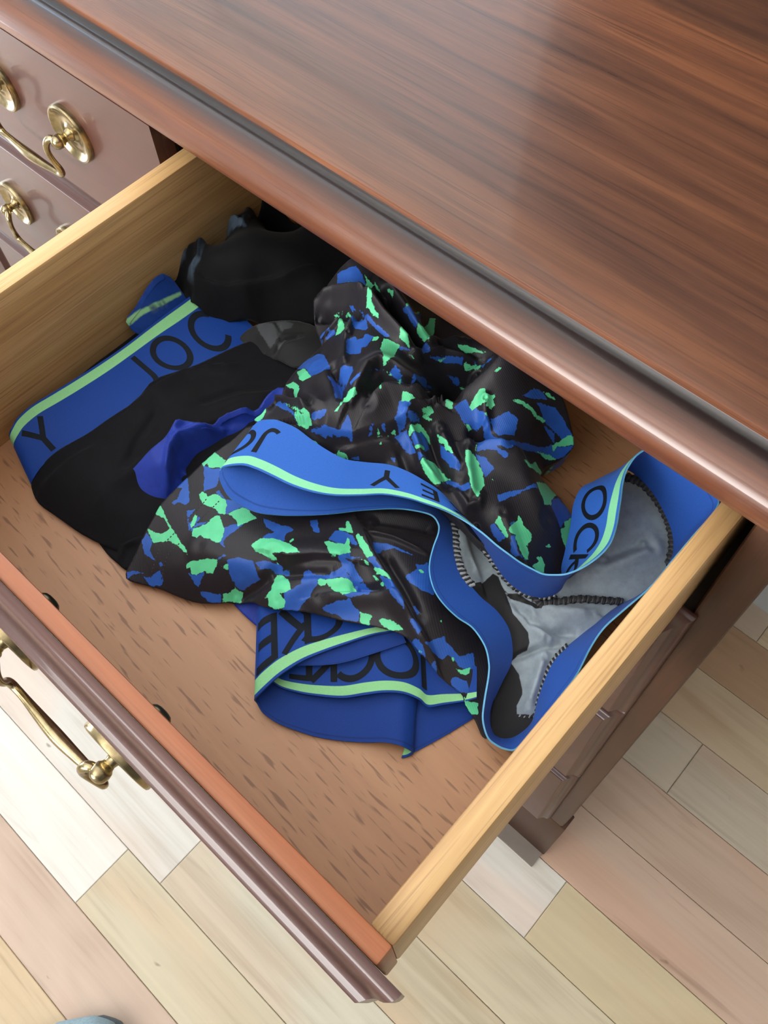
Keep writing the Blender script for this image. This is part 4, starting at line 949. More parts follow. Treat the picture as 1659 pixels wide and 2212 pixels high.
CLOTH['camo_leg'] = {
 'out': [[-260.5,48.1],[-264.1,50.8],[-267,62.2],[-269.3,69.5],[-271.6,76.3],[-273.8,85.2],[-275.3,90.2],[-275.3,97.5],[-275,107.1],[-274.4,114.9],[-274.5,124],[-274.1,132.7],[-272.8,138],[-271.6,145.6],[-272,161.1],[-256.6,169],[-228.5,171.6],[-198.6,179.3],[-174.3,192.3],[-147.3,193.4],[-137,187.2],[-122.8,176.4],[-109.1,171.9],[-93.4,169.2],[-78,160.3],[-67.4,144.8],[-57.4,126.1],[-50.9,118.5],[-51.3,114.5],[-54,114],[-60.4,117],[-63.9,118.1],[-68.7,118.5],[-74.3,121.9],[-82.5,119.9],[-89.3,119],[-97.1,119.8],[-103,119.5],[-108.7,121.3],[-115.6,120.4],[-122.4,117.9],[-131.4,113.4],[-142.2,107.4],[-153.3,102],[-166.9,96.3],[-177.1,88.5],[-188.2,85.9],[-192.2,85.6],[-200.7,81.2],[-209.7,72.1],[-219.4,65.3],[-230.9,60.4],[-240.9,57.4],[-250.1,52.9]],
 'ctrl': [[-260.4,48.1,-94],[-264.1,50.8,-93],[-266.9,62.2,-89],[-272,76.2,-85],[-275.3,90.2,-81],[-274.8,107,-77],[-274.6,124,-75],[-272.8,138,-73],[-272,161.1,-72],[-249.2,87.7,-78],[-239.9,71.4,-82],[-240.4,58,-93],[-219.5,65.3,-94],[-216.2,82.3,-78],[-200.1,80.9,-91],[-233.3,117.2,-72],[-206,120.2,-70],[-199.2,98.6,-74],[-177.9,88.8,-80],[-167.2,96.6,-77],[-162.7,112.6,-68],[-142.3,107.6,-72],[-149.1,134.3,-66],[-122.4,117.9,-70],[-179.1,129.8,-66],[-169.9,156.8,-66],[-156.2,171.9,-70],[-202.1,152.7,-72],[-147.2,154.3,-66],[-134.2,166,-72],[-121.3,139.9,-64],[-105.7,144.2,-72],[-109.1,121.7,-70],[-89.7,119.1,-78],[-74.4,121.7,-86],[-72.3,139,-84],[-85,142.7,-80],[-62.1,119.7,-92],[-51.2,116.6,-96],[-110.2,165.1,-78],[-90.9,166.2,-88],[-147.3,193.4,-78],[-168.3,193.5,-76],[-245.8,166,-74],[-198.6,179.3,-76]],
 'folds': [([[-197.9,108.7],[-189.1,112.6],[-178.6,122.1],[-168.4,129.2],[-160.8,132.5]],6.25,8.4,1.89),([[-189.7,103.9],[-176.1,112.1],[-163.9,121.2]],-5,2.94,2.94),([[-203,81.5],[-194.7,93.5],[-191.1,101.5]],-5,3.36,3.36),([[-179.5,92.8],[-175.4,103.8],[-169.9,116.6],[-161,125.4]],3.75,6.3,6.3),([[-161.4,107.5],[-148.2,118.8],[-140.9,125.4],[-131.9,131.8],[-125.1,133.3]],5,1.68,6.3),([[-149.3,123.7],[-137.5,132.5]],-3.75,2.52,2.52),([[-174.8,152.8],[-158,144],[-138.6,137.4],[-123.5,131.5],[-112.9,128.6],[-104.3,126],[-93.6,122.8]],6.25,1.89,5.25),([[-151.5,148],[-132.1,141.1],[-114.3,133.7]],-5,2.94,2.94),([[-168.1,151.2],[-154.5,158.6],[-136.6,165]],3.12,1.05,1.05),([[-171.8,158.8],[-143.4,180.7]],-5,5.25,4.2),([[-235.3,86.5],[-214.9,92.4],[-200,99.5]],2.5,6.3,6.3)],
 'seed': 5,
 'wrinkle': 0.2,
 'prints': {'green':[[[-274.5,123.9],[-273.6,133.8],[-264.4,134.2],[-262.4,129.9],[-268,125.2],[-272.1,125.8],[-272.3,123.5]],[[-260.7,108.6],[-260.2,111.3],[-256.9,112],[-254.9,111],[-253,114.9],[-249.6,115.8],[-244.3,115.7],[-241.3,113.8],[-237.6,108.9],[-240.4,107.6],[-245.4,108.1],[-249.4,106.9],[-253.9,106.1]],[[-236.9,110.3],[-233.8,118.6],[-229.4,120],[-227.5,119],[-221.7,119.1],[-224.2,113],[-225.9,108],[-229.1,110.6],[-233.9,111]],[[-252.5,98.5],[-250.5,99.1],[-247.6,94.1],[-247.2,91.3],[-250.2,92.4]],[[-246.6,91.7],[-244.5,94.6],[-241.9,98.6],[-241.9,104.9],[-239.7,106.9],[-234.8,104.4],[-230.4,102.1],[-227.8,98.5],[-226.6,95.2],[-227.8,93.3],[-232.6,93],[-235.9,91.3],[-239.9,91.5],[-239.5,88.9],[-243.6,88.2]],[[-274.1,85.1],[-274.8,90.4],[-268.9,88.4],[-261,85.5],[-256,84.4],[-247,82.1],[-240.9,80.9],[-237.1,79.3],[-239.9,79],[-247.9,79.6],[-254.2,78.5],[-256.5,76.4],[-261.5,72.5],[-265.4,73.5],[-271.7,76.2],[-266.6,77],[-261.8,78.7],[-259.4,81.6],[-259.6,84.3],[-266.6,86.3]],[[-234.9,75],[-233.8,77.9],[-226.4,83.6],[-220.2,87.5],[-219.1,84.2],[-218.8,80.4],[-221.5,79.4],[-224.1,78.8],[-226.6,75],[-229.4,73.6],[-232.2,75.1],[-233.7,74.1]],[[-217,86.3],[-214.5,89.6],[-212.7,87.6],[-215.1,86.7]],[[-211.7,105.1],[-210.1,111.4],[-203.9,115.7],[-194.5,118.4],[-184.4,117.5],[-187.4,115],[-189.9,112.9],[-194,111.2],[-198.9,108.7],[-193.9,108],[-192.4,107.3],[-197,106.3],[-203.8,105.1],[-207.5,104.1]],[[-206.2,84.5],[-203.6,85.2],[-201.9,86],[-200.4,81.4],[-203.9,79],[-207.6,75.2],[-209.4,77.7],[-207,80.7]],[[-190.7,103.6],[-187.2,105.1],[-180.2,103.7],[-176.1,100.8],[-178.2,97.6],[-180.6,95.9],[-175.1,94.9],[-174,91.9],[-177.9,88.6],[-182.2,88.4],[-185.2,91.2],[-187.5,89.8],[-186.6,95.2],[-189.7,100.3]],[[-180,130.7],[-178.8,133.3],[-174.4,134.3],[-170.2,137],[-172.4,141.5],[-171,141.3],[-163.7,135],[-166.4,129.5],[-168.4,127.5],[-171,126.4],[-173.5,128.2]],[[-181.2,143],[-177.8,145.5],[-181.2,149.8],[-178.6,149.5],[-171,144.9],[-175,144.2],[-179.6,142.5]],[[-169,144.4],[-169.1,146.6],[-164.5,145.3],[-158.3,142.7],[-152.2,140.8],[-154.8,138],[-160.9,139.9]],[[-167.6,113],[-167.4,115],[-165.2,115.8],[-163,117.5],[-159.9,121.3],[-155.8,123.9],[-153.6,124.2],[-148.6,122.9],[-148.6,118],[-150.9,115.1],[-156.3,115],[-160.6,114.9],[-162.8,114.9],[-164,112.2],[-166.4,112]],[[-156.8,135.4],[-154.4,136.8],[-150.7,136.6],[-152.5,136.2]],[[-148.5,136.6],[-145.5,138.1],[-139.4,138.4],[-136.7,137],[-141,136.4],[-145.2,135.3]],[[-147.2,134.2],[-141.7,133.8],[-143.8,132.9]],[[-141.3,132.9],[-139.8,134.1],[-137.6,133.2],[-140.5,132.4]],[[-139.1,115.5],[-136.4,116.8],[-132.6,118.5],[-132.5,115.6],[-131,113.6],[-136.2,111.8]],[[-128.9,118.3],[-127.7,120.5],[-124.3,122.3],[-117.8,122.8],[-115.6,122.7],[-119.6,119.4],[-123.9,117.9]],[[-195.8,119.7],[-195.8,122.7],[-194.5,121.8],[-194.4,119.2]],[[-131.5,153.4],[-130.9,155.1],[-129.1,154.3],[-129.7,153]],[[-104.4,119.6],[-103.2,120.6],[-100.9,120.8],[-100.9,120.3]],[[-83.9,128.5],[-81.4,130.5],[-79.1,134],[-77.7,131.5],[-78.6,129.6],[-80.8,128.3]],[[-89.1,130.6],[-88.6,131.6],[-87.1,130.7],[-87.3,129.7]],[[-73.2,121.8],[-70,121.4],[-65.2,124.3],[-62,120.2],[-64.9,118],[-69.2,118.9]],[[-106,140.5],[-105,140.9],[-104.1,139.9],[-104.9,139.7]]],'blue':[[[-272.3,123.5],[-267.7,125],[-263.1,128.9],[-259.3,123.8],[-255.6,118.9],[-259.4,111.8],[-266.3,118.4]],[[-275.6,104],[-274.7,112.6],[-269,108.3],[-262.1,102.9],[-261.9,99.5],[-267.2,98.5],[-267.8,95.8],[-270.4,95.6],[-269.2,99.5],[-272.1,105.3]],[[-275.6,97.4],[-275,100.5],[-274.8,98.7]],[[-258.6,97.4],[-255,100.7],[-254.1,95.8],[-251.7,92.9],[-249.5,99.8],[-247.5,98.8],[-247.6,94.9],[-242.4,99.9],[-243,97.2],[-246.6,92.4],[-245.1,90.3],[-248.3,89.9],[-253.2,93.4]],[[-254.5,115.4],[-252.6,117.7],[-244.8,116.2],[-239.8,119.4],[-229.9,119.7],[-233.6,118.4],[-236.9,110.3],[-240,107.9],[-242.4,107],[-240.6,111.7],[-243,115],[-249.6,115.8]],[[-231.4,102.9],[-229.8,106.6],[-227.4,109.4],[-224.2,113],[-224.8,107.3],[-225.9,99.9],[-225.3,96.3],[-220.5,94.3],[-226.7,94.6],[-227.8,98.5]],[[-268.9,69],[-269.8,74.1],[-265.4,73.5],[-262.5,72.5],[-260,68],[-253.8,66.1],[-261.3,64.5],[-265.5,67.2]],[[-215.9,90.4],[-212.2,95.5],[-204,99.1],[-201.5,97.9],[-198,96.2],[-196.1,96.2],[-199.6,90.9],[-202.4,86.4],[-204.7,85.1],[-207.6,85.7],[-209.8,85.9],[-212.5,87.8]],[[-203.5,99.3],[-199.5,103.3],[-190.3,107.8],[-191,103.8],[-195.4,102.8],[-200.3,99]],[[-210.9,112.1],[-209.2,115.9],[-206.2,119.2],[-204.6,122.3],[-219.3,121.5],[-215.2,122.3],[-208.4,124.4],[-203.4,125],[-198.1,118],[-203.9,115.7]],[[-231.7,72.6],[-228.7,73.6],[-225.5,76.6],[-223.1,79.5],[-223,75.3],[-222.7,71.9],[-225.3,71.2],[-228.3,72.2]],[[-221,70.5],[-214.1,74.4],[-209.6,77],[-208.3,74.3],[-212.7,70.3],[-218.8,69.5]],[[-263.7,51.3],[-260.9,54.5],[-254.9,57.2],[-259.5,53.1],[-260.4,48.9]],[[-253.4,55.6],[-249.9,58.2],[-247.4,64],[-242.7,62.4],[-241.1,59.5],[-246.8,54.8]],[[-250.9,66.3],[-249.2,67.7],[-247.2,67.1],[-248.5,65.7]],[[-220.5,87],[-219.1,91.4],[-217.5,91.7],[-219.4,88.3]],[[-219,121.4],[-213.6,122.5],[-210,123.7],[-204.6,126.4],[-199.6,127],[-201.9,121.5],[-196.9,116.4],[-202.8,115.7],[-210.1,111.6],[-208.9,115],[-207.3,118.9],[-214.3,118.5]],[[-197.5,136.6],[-194.9,140.4],[-186.9,134.2],[-190.6,133.1]],[[-179.7,134.1],[-181.3,141.1],[-176.9,143.7],[-170.2,144],[-163.9,140.6],[-167.4,139.5],[-170.3,140.9],[-169.4,137.7],[-173.5,135]],[[-167,128.5],[-165.6,131],[-163.5,134.8],[-162.3,133.4],[-154.8,138],[-157.5,136.2],[-163.1,130.5],[-158.3,131.4],[-152.2,129.3],[-148.2,128.9],[-150.4,126.5],[-153.7,125.5],[-160.4,126.6],[-165.4,128.1]],[[-201.1,101],[-199.1,103.8],[-190.3,108.1],[-189.2,106.6],[-185.9,108.9],[-184,107.3],[-189.5,104.1],[-194.5,102.6],[-198.9,98.5]],[[-178.5,112.6],[-176.7,115],[-173,115],[-165.2,119.7],[-162.4,127.1],[-153.7,124.8],[-159.9,121.3],[-165.6,115.5],[-167.6,113],[-166.3,111.5],[-166.7,107.8],[-165.8,105.1],[-166.9,99.7],[-166.8,96.2],[-174.2,91.2],[-175.1,94.9],[-178.4,97],[-176.3,100.6],[-173.4,106.4]],[[-153.9,124.6],[-152,126],[-147.9,128.5],[-146.1,128.1],[-139.5,129.6],[-140.9,123.7],[-148.2,115.9],[-150.9,115.1],[-148.6,122.9]],[[-156.7,104.3],[-152.1,110.7],[-146.9,116.1],[-144.3,115.4],[-139.5,115.5],[-136.6,111.5],[-141.8,108.5],[-148.7,106.6],[-153.9,104.3]],[[-155,137.8],[-152.2,140.8],[-142.8,138.3],[-134.9,136.6],[-127.8,135.6],[-119.6,128.8],[-125.1,129.7],[-131.3,130.4],[-139,134],[-144.5,135.4],[-136.9,136.5],[-147.7,137.4]],[[-160.4,148.6],[-155.1,153.2],[-145.4,156.9],[-139.5,158.5],[-145.2,155.2],[-149.9,153.9],[-153.8,149.3],[-153.8,143.9]],[[-108.2,120.6],[-107.1,123.1],[-104.8,123.6],[-101.9,122],[-104.5,120.3]],[[-134,145.2],[-132.5,153.2],[-135.2,155],[-131.9,158.2],[-132.2,161.1],[-124.8,155.8],[-119,152.4],[-116.6,147.9],[-122.4,144.9],[-129.4,144.1]],[[-108.7,121.4],[-106.9,123.2],[-102.7,123.2],[-97.1,119.9],[-103.2,119.9]],[[-102.1,124.8],[-101.3,130.2],[-98.4,135.7],[-96.1,134.6],[-91,134.4],[-86.6,134.2],[-83,141.5],[-77,135.9],[-79.2,133.6],[-82.1,130.5],[-87.1,130.7],[-91.1,130.5],[-92,125.9],[-96.6,124.8]],[[-94.1,119.6],[-93.5,122.8],[-90.7,120.4],[-88.7,119],[-91.5,119]],[[-82.6,122.4],[-82.4,125.3],[-76.2,127.7],[-71.3,125.3],[-75,121.6],[-80.5,120.7]],[[-121.5,136.7],[-120.1,137.5],[-115.9,135.9],[-115.8,134.2]],[[-116,127.4],[-114.4,128.7],[-109.2,129.8],[-106.9,127.9],[-107.4,125.3],[-113,126.3]]]},
 'lines': {'stitch':[[[-249.5,57.7],[-253,65.3],[-256.4,73.8],[-255.2,78.6],[-254.4,85.2],[-254.3,96.1],[-253.9,106.1],[-254.8,111]],[[-243.1,61],[-246.6,67.6],[-248.5,74],[-247.1,80.6],[-247.4,95.5],[-247,109.5],[-247.4,114.6]]]},
}
CLOTH['lining'] = {
 'out': [[-150.1,192.7],[-138.1,199],[-114.7,195.2],[-92.3,187.5],[-77.1,192.5],[-71.3,211.6],[-67.2,232],[-75.4,254],[-85.4,273.5],[-75.3,277.3],[-54.9,274.3],[-40,264.5],[-35.4,253.3],[-34.7,231.6],[-43.1,209.9],[-47.3,183],[-46.8,158.5],[-40.3,143.8],[-34.4,131.5],[-44.4,119.4],[-53.2,116.9],[-60,125.1],[-65.9,136.2],[-71.6,151],[-79.9,162.8],[-95.8,168],[-115,171.3],[-132.5,182.2]],
 'ctrl': [[-145.7,193.3,-82],[-128.1,187,-84],[-120.8,194.8,-86],[-109.7,172.9,-84],[-112.8,192.8,-84],[-90.9,185.8,-84],[-75.4,190.4,-84],[-67.7,213.2,-83],[-65,232.2,-74],[-76.7,259.9,-68],[-84.5,274.6,-65],[-54.9,274.3,-72],[-40.8,263.9,-78],[-46.9,246.5,-77],[-35.7,232.9,-84],[-43.9,211,-87],[-49.9,182.4,-90],[-47.1,154.9,-92],[-40.1,142.5,-95],[-39.2,126.1,-97],[-46.3,119.8,-97],[-56.6,124.8,-96],[-68,154.3,-94],[-76.2,166.1,-90],[-91.2,170.3,-86],[-61,183.5,-84],[-62.9,166.9,-89],[-56.4,197.7,-83]],
 'folds': [([[-87.4,180.3],[-71.8,176.7],[-60.7,179.5],[-51,187.5]],-4.8,1.89,1.89),([[-75.5,178.6],[-59.5,174.3]],4.8,3.78,3.78),([[-55.2,167.1],[-45.2,141.1]],4.8,2.52,2.94),([[-135.5,195.9],[-122.1,184.8],[-107.7,176.5]],6.4,1.47,6.3),([[-64.2,229.2],[-58.3,240.1],[-52.7,250.2]],-4.8,4.62,4.62),([[-62.2,221.6],[-53.8,234.6],[-47.3,251.3]],4.8,5.25,5.25),([[-82.2,183],[-65.7,189.6],[-49.6,201.6]],4,3.36,5.25),([[-66.6,158.3],[-60.1,169.2],[-53.1,178.2]],-4.8,1.68,1.68)],
 'seed': 9,
 'wrinkle': 0.25,
 'prints': {'black':[[[-110.1,168.9],[-105.5,176],[-104.7,184.9],[-101.1,185.3],[-97.7,183],[-89.8,179.2],[-82.5,174.6],[-75.5,173.1],[-69.7,171.6],[-65.8,168.3],[-64.6,164.9],[-66.9,160.4],[-67.2,155.8],[-66.8,154.4],[-59.8,152.1],[-53.2,146.7],[-51.7,144.8],[-50.3,138.4],[-47.5,135],[-40.1,140.7],[-40.3,145.5],[-32.6,131.3],[-45,117.1],[-52.5,117.2],[-62.4,131.1],[-66.3,145.2],[-72.3,154.5],[-80.7,162.6]],[[-95.1,181.8],[-91.5,181.3],[-87.3,184.8],[-78.9,184.4],[-72,185.1],[-74.3,182.3],[-81.4,182],[-90.5,180.1]]]},
}
CLOTH['seam_left'] = {
 'pts': [[-137.1,188.8,-69],[-127.6,179.1,-70],[-121,173.3,-71],[-113.9,169.1,-72],[-106.3,167.6,-74]],
}
CLOTH['seam_top'] = {
 'pts': [[-119.6,189.6,-70],[-109.5,187.6,-74],[-98,185.4,-78],[-89.9,185.1,-80],[-82.4,186.7,-81.5],[-76.2,190,-81.5],[-71,196,-80]],
}
CLOTH['seam_mid'] = {
 'pts': [[-80.6,188.4,-81],[-74.2,186.1,-81],[-69.2,191.7,-81],[-60.2,202.2,-80.5],[-50.7,210.5,-82],[-42,217.7,-83]],
}
CLOTH['seam_back'] = {
 'pts': [[-82,271.1,-63],[-73.5,273,-62],[-62.2,272.7,-66],[-49.7,268.3,-71],[-40.3,260.4,-75],[-35.1,250.7,-79]],
}
CLOTH['seam_side'] = {
 'pts': [[-49.7,179.9,-87.5],[-50.3,172.3,-88],[-49.6,164.4,-89.5],[-47.5,157.2,-91],[-44.4,149.9,-92.5],[-40.5,142.7,-94]],
}
CLOTH['seam_low'] = {
 'pts': [[-47.5,134.6,-96],[-43.6,137.3,-95.5],[-40.3,140.7,-95]],
}
CLOTH['band_main'] = {
 'pairs': [([-246.7,118.4,-52],[-249.8,148.6,-42]),([-247.9,122.5,-50],[-249.1,153.6,-40]),([-239.2,129.2,-46],[-243.1,158.2,-38]),([-231.1,132.3,-45],[-238.6,160,-37]),([-221.5,134.8,-45],[-228.6,162.6,-37]),([-208.9,137.8,-45],[-217.9,163.2,-38]),([-197.1,142.5,-45],[-207.2,164.3,-39]),([-187,148.7,-45],[-196.3,166.9,-40]),([-177,157.5,-45],[-186.9,173.2,-41]),([-168,166.2,-45],[-176.6,180.3,-41]),([-156.7,172.3,-44],[-166.6,183.6,-41]),([-146.8,175.8,-43],[-157.1,185.5,-42]),([-136.5,178.9,-42],[-147.7,187,-44]),([-125.4,180.6,-41],[-137.5,187.3,-48]),([-113.7,181.3,-41],[-126.3,187.4,-55]),([-103.8,181.1,-42],[-112.7,186.6,-66]),([-95.3,181.6,-43],[-98.6,183.9,-74]),([-88.9,182.7,-45],[-89.5,184.2,-78]),([-82.8,184.2,-46],[-82.1,186.1,-80]),([-77.1,186.1,-47],[-76,189.4,-80]),([-72.5,189.5,-47],[-71.8,194.7,-79]),([-68.4,193.1,-46],[-70.6,200.2,-78]),([-64.9,199,-45],[-73.3,205.1,-78]),([-62.6,205.3,-44],[-77.6,209.9,-77]),([-61,212.3,-42],[-81,216.8,-75]),([-61,219.3,-40],[-85.2,225,-73]),([-63.8,227.4,-38],[-88.3,231.2,-71]),([-67.6,234.4,-36],[-94.3,241.3,-69]),([-71,240.3,-34],[-96.7,251,-67]),([-75.5,248,-32],[-93.5,258.6,-65]),([-78.1,255.2,-30],[-89.5,266.5,-62]),([-78.1,264.3,-27],[-84.9,273.3,-60]),([-72.8,274.5,-26],[-74.3,273.5,-60]),([-59.6,278.3,-27],[-61.2,271.3,-64]),([-38.9,273.1,-30],[-46.3,264.9,-70]),([-31.8,268,-34],[-38.4,257.5,-74]),([-32.2,250.7,-40],[-35.7,250.7,-77]),([-32.8,233.6,-46],[-34.9,239.2,-81]),([-33.1,216.8,-49],[-37,227.8,-83]),([-36.1,199,-52],[-42.8,213.1,-85]),([-38.2,186.4,-56],[-45.7,198.7,-87]),([-37.4,175.1,-60],[-48.7,182.4,-88]),([-34.6,160.9,-64],[-50.3,170.5,-89]),([-34.3,146.9,-69],[-48.3,160.2,-91]),([-34.4,132.9,-75],[-43.9,148.2,-93]),([-34.9,122.5,-80],[-38.9,137,-95]),([-35.9,116.4,-82],[-40.3,126.5,-96]),([-39.5,113.5,-82],[-43.8,121,-96]),([-44.1,111.8,-81],[-48.1,118.8,-96]),([-49.5,111.5,-79],[-52.3,119.9,-96]),([-56.3,115.8,-76],[-56.9,124.2,-95]),([-61.3,122.8,-73],[-60.5,130.7,-93]),([-67.3,133,-69],[-63.6,142,-90]),([-71.6,138.3,-67],[-65.9,151.6,-88]),([-78.4,143.1,-65],[-70.3,158.2,-85]),([-88.5,145.7,-63],[-78.1,164.4,-82]),([-97.3,144.3,-61],[-88.5,166.9,-79]),([-106.3,144.4,-59],[-98.3,166.2,-76]),([-114.5,146.5,-58],[-107.4,167.3,-74]),([-121.8,151,-57],[-114,169.3,-73]),([-127.2,156.9,-57],[-120.9,173.3,-72]),([-131.6,164.9,-57],[-127.9,179.2,-71]),([-135.3,173.4,-57],[-134.4,185.3,-70]),([-139.2,177.5,-57],[-140.5,188.1,-69]),([-145.5,178.7,-57],[-146.5,189.9,-67]),([-155.6,174.4,-58],[-159.8,187.7,-64]),([-164.7,168.3,-59],[-172.6,182.8,-62]),([-176.6,157,-60],[-186.4,175,-60]),([-188.3,143.6,-60],[-200.1,163.4,-58]),([-199.3,132.8,-60],[-214.9,156.8,-56]),([-208.4,125.1,-60],[-227,154.6,-54]),([-217.3,118.5,-59],[-237.3,154.2,-52]),([-226.2,115.3,-58],[-245.5,153.5,-50]),([-234.1,113.8,-56],[-249.9,152,-48]),([-241.3,115.3,-54],[-251.1,150.2,-45])],
 'marks': [('O',2.3),('J',20.6),('Y',91.6),('E',116.7),('K',136.3),('C',232),('O',253),('K',216.6)],
}
CLOTH['band_low'] = {
 'pairs': [([-113.4,130.9,-74],[-122.9,141.8,-76]),([-120.8,120.6,-75],[-132.5,133.9,-77]),([-127.9,111.8,-76],[-143.3,127.2,-79]),([-135.3,100,-78],[-156.6,119.1,-82]),([-142,88.5,-80],[-167.7,112.2,-84]),([-147.1,77.6,-81],[-176.7,104.8,-85]),([-150.4,65.3,-82],[-184.7,96.4,-86]),([-151.7,55.1,-84],[-188.9,90.3,-87]),([-152.4,50,-86],[-188.9,86.5,-88]),([-153.1,48.3,-89],[-187.7,83.2,-90]),([-151.9,48.2,-92],[-172.3,70.9,-92]),([-146.3,46.8,-94],[-160.5,67.9,-93]),([-137,48.4,-95.5],[-153.2,71.2,-93.5]),([-126.5,52.5,-96],[-144.1,76,-94]),([-116.3,57.5,-96.5],[-135.8,81.7,-94]),([-105.6,64.4,-96],[-126.3,89.8,-93]),([-96.1,71.6,-95],[-118.6,97.9,-92]),([-88.6,77.3,-92],[-111.1,104.3,-90]),([-81.5,81.1,-90],[-104.2,109.4,-89]),([-76.4,83.2,-92],[-98.8,111.7,-91]),([-74.4,83.7,-95],[-96.3,111.5,-93]),([-75.5,80.7,-96.6],[-94.1,110.9,-95]),([-77.4,78.5,-97],[-91.6,111.8,-96]),([-75,83.6,-97.2],[-88.1,113.3,-96]),([-68.5,101.6,-97.2],[-80.6,123.4,-96]),([-62.6,120.8,-97],[-72.9,133.2,-95])],
 'marks': [('E',83),('K',65.6),('C',52)],
}
CLOTH['band_fold'] = {
 'pairs': [([-67.1,125.2,-86],[-77.1,137.1,-82]),([-70.8,120.5,-88],[-84.1,134.2,-82]),([-78.2,112.8,-91],[-96.7,130.3,-83]),([-83.8,106.1,-91],[-104.2,127.1,-83]),([-89.1,105.1,-88],[-108.7,125.6,-81]),([-96.7,101.8,-86],[-116.4,123.3,-80]),([-104.3,95.9,-86],[-124.9,118,-81]),([-111.5,88.7,-88],[-132.9,112,-83]),([-119.7,79.9,-90],[-140.9,102.3,-85]),([-129.9,72.5,-91],[-149,92.6,-87]),([-138.2,67.1,-91],[-156.3,85.5,-89]),([-147.5,62.5,-91],[-161.3,79.7,-90]),([-153.5,61.1,-90],[-165,76.4,-90])],
 'marks': [('J',24.2),('O',43.8),('C',66.8),('K',83.9),('E',95.9)],
}
CLOTH['band_inner'] = {
 'pairs': [([-148.9,75.2,-85],[-148.7,78.9,-83]),([-137.6,84.9,-83.5],[-140.6,95.4,-81]),([-129.8,93.7,-82.5],[-135.7,104.5,-80]),([-120.9,107.5,-80.5],[-128.6,114.9,-78]),([-112.2,121.5,-78],[-121.8,125.7,-77])],
}
CLOTH['navy_body'] = {
 'out': [[-206.9,79.2],[-195.2,90.9],[-166.6,114.1],[-132.8,137.8],[-97.6,135.4],[-71.5,127.7],[-68.8,120.6],[-105.3,121.7],[-155.7,102.6],[-180.3,78.5],[-188,78.2],[-197.9,78.5]],
 'ctrl': [[-206.8,79.1,-95],[-195,90.8,-92],[-166.7,114.1,-89],[-132.7,137.7,-84],[-97.6,135.4,-88],[-71.5,127.7,-95],[-68.7,120.6,-96],[-105.2,121.7,-88],[-155.6,102.6,-90],[-180.3,78.4,-94],[-198,78.5,-96]],
 'folds': [],
 'seed': 2,
 'wrinkle': 0.3,
}
CLOTH['band_left'] = {
 'pairs': [([-383.1,61,-84],[-354.6,50.8,-95]),([-382.4,62.1,-80],[-354.7,54.4,-92]),([-382.6,65.4,-77],[-355.5,62.6,-89]),([-384.8,71.7,-76],[-355.1,70.1,-88]),([-385.1,82.4,-75],[-351.6,82.2,-86]),([-383.2,96.6,-75],[-346.8,96.7,-85]),([-381,113.2,-75],[-343.8,113.6,-85]),([-379.1,131.7,-75],[-340.8,132,-84]),([-377.9,151,-75],[-340.8,153,-84]),([-378.1,172,-75],[-336.3,170.5,-84]),([-378,188.1,-75],[-330,184.8,-84]),([-377.5,203.8,-75],[-328.5,199.6,-84]),([-379.4,223.4,-77],[-328.4,219.8,-86])],
 'marks': [('Y',21.3),('J',93.2),('O',116.3),('C',144.7)],
}
CLOTH['black_body'] = {
 'out': [[-354.3,50.3],[-356.5,54.9],[-355.3,70.9],[-347.8,97.8],[-342.2,130.2],[-347.4,146.7],[-337.9,172.4],[-329.7,200.3],[-322.9,215.3],[-280.9,232.8],[-244.9,196],[-261.4,157],[-276.7,129],[-274.2,100],[-267.9,75.6],[-272.7,58.6],[-280,56],[-294.5,51.8],[-305.3,49.3],[-322.4,47.4],[-338.8,45.3],[-346.5,46.6]],
 'ctrl': [[-354.2,50.3,-94],[-355.4,70.9,-86],[-348.2,97.9,-83],[-342.5,130.4,-79],[-347.7,146.8,-80],[-336.1,171,-82],[-328.3,199.1,-82],[-304,214,-80],[-272.3,219.9,-78],[-262.2,193.7,-76],[-274,169.8,-76],[-284.9,137.1,-80],[-282.5,107.9,-84],[-277.5,73.8,-88],[-280.8,56.9,-94],[-294.6,51.8,-95],[-305.4,49.3,-95],[-322.5,47.4,-95],[-339.1,45.4,-96],[-346.9,46.7,-96],[-327.8,63.8,-84],[-302.6,68.5,-83],[-324,80.2,-79],[-312,114.2,-76],[-310,150.1,-74],[-307.3,177.8,-76]],
 'folds': [([[-340,128.4],[-339.4,140.3],[-336.9,164.2],[-322.4,182.9]],4,2.1,8.4),([[-309.8,95.7],[-318.9,112.7],[-324.8,134.3]],-3,3.36,4.2),([[-306.1,75.8],[-301.4,108],[-294.8,143.2],[-281,176.7]],3,4.62,6.3),([[-310.2,150.1],[-297.2,176.4],[-278.9,198.2]],-3,2.94,2.94),([[-344.4,51.9],[-339.8,73.7],[-332.9,94.4]],2,2.94,5.25)],
 'seed': 4,
 'wrinkle': 0.35,
}
CLOTH['black_hem'] = {
 'out': [[-297.4,53.7],[-287.8,67.2],[-269.2,77.2],[-261.9,66.3],[-263,53.7],[-266.8,52],[-271.4,51.6],[-282,51.4],[-291.8,52.8]],
 'ctrl': [[-297.5,53.7,-96],[-287,66.2,-92],[-269.1,77.2,-88],[-261.9,66.3,-92],[-263,53.7,-96],[-266.8,51.9,-96],[-271.9,51.7,-96],[-281.7,51.4,-96]],
 'folds': [([[-272.5,52.3],[-278.5,60.5],[-273.3,69.3]],2.5,1.68,1.68)],
 'seed': 6,
 'wrinkle': 0.3,
}
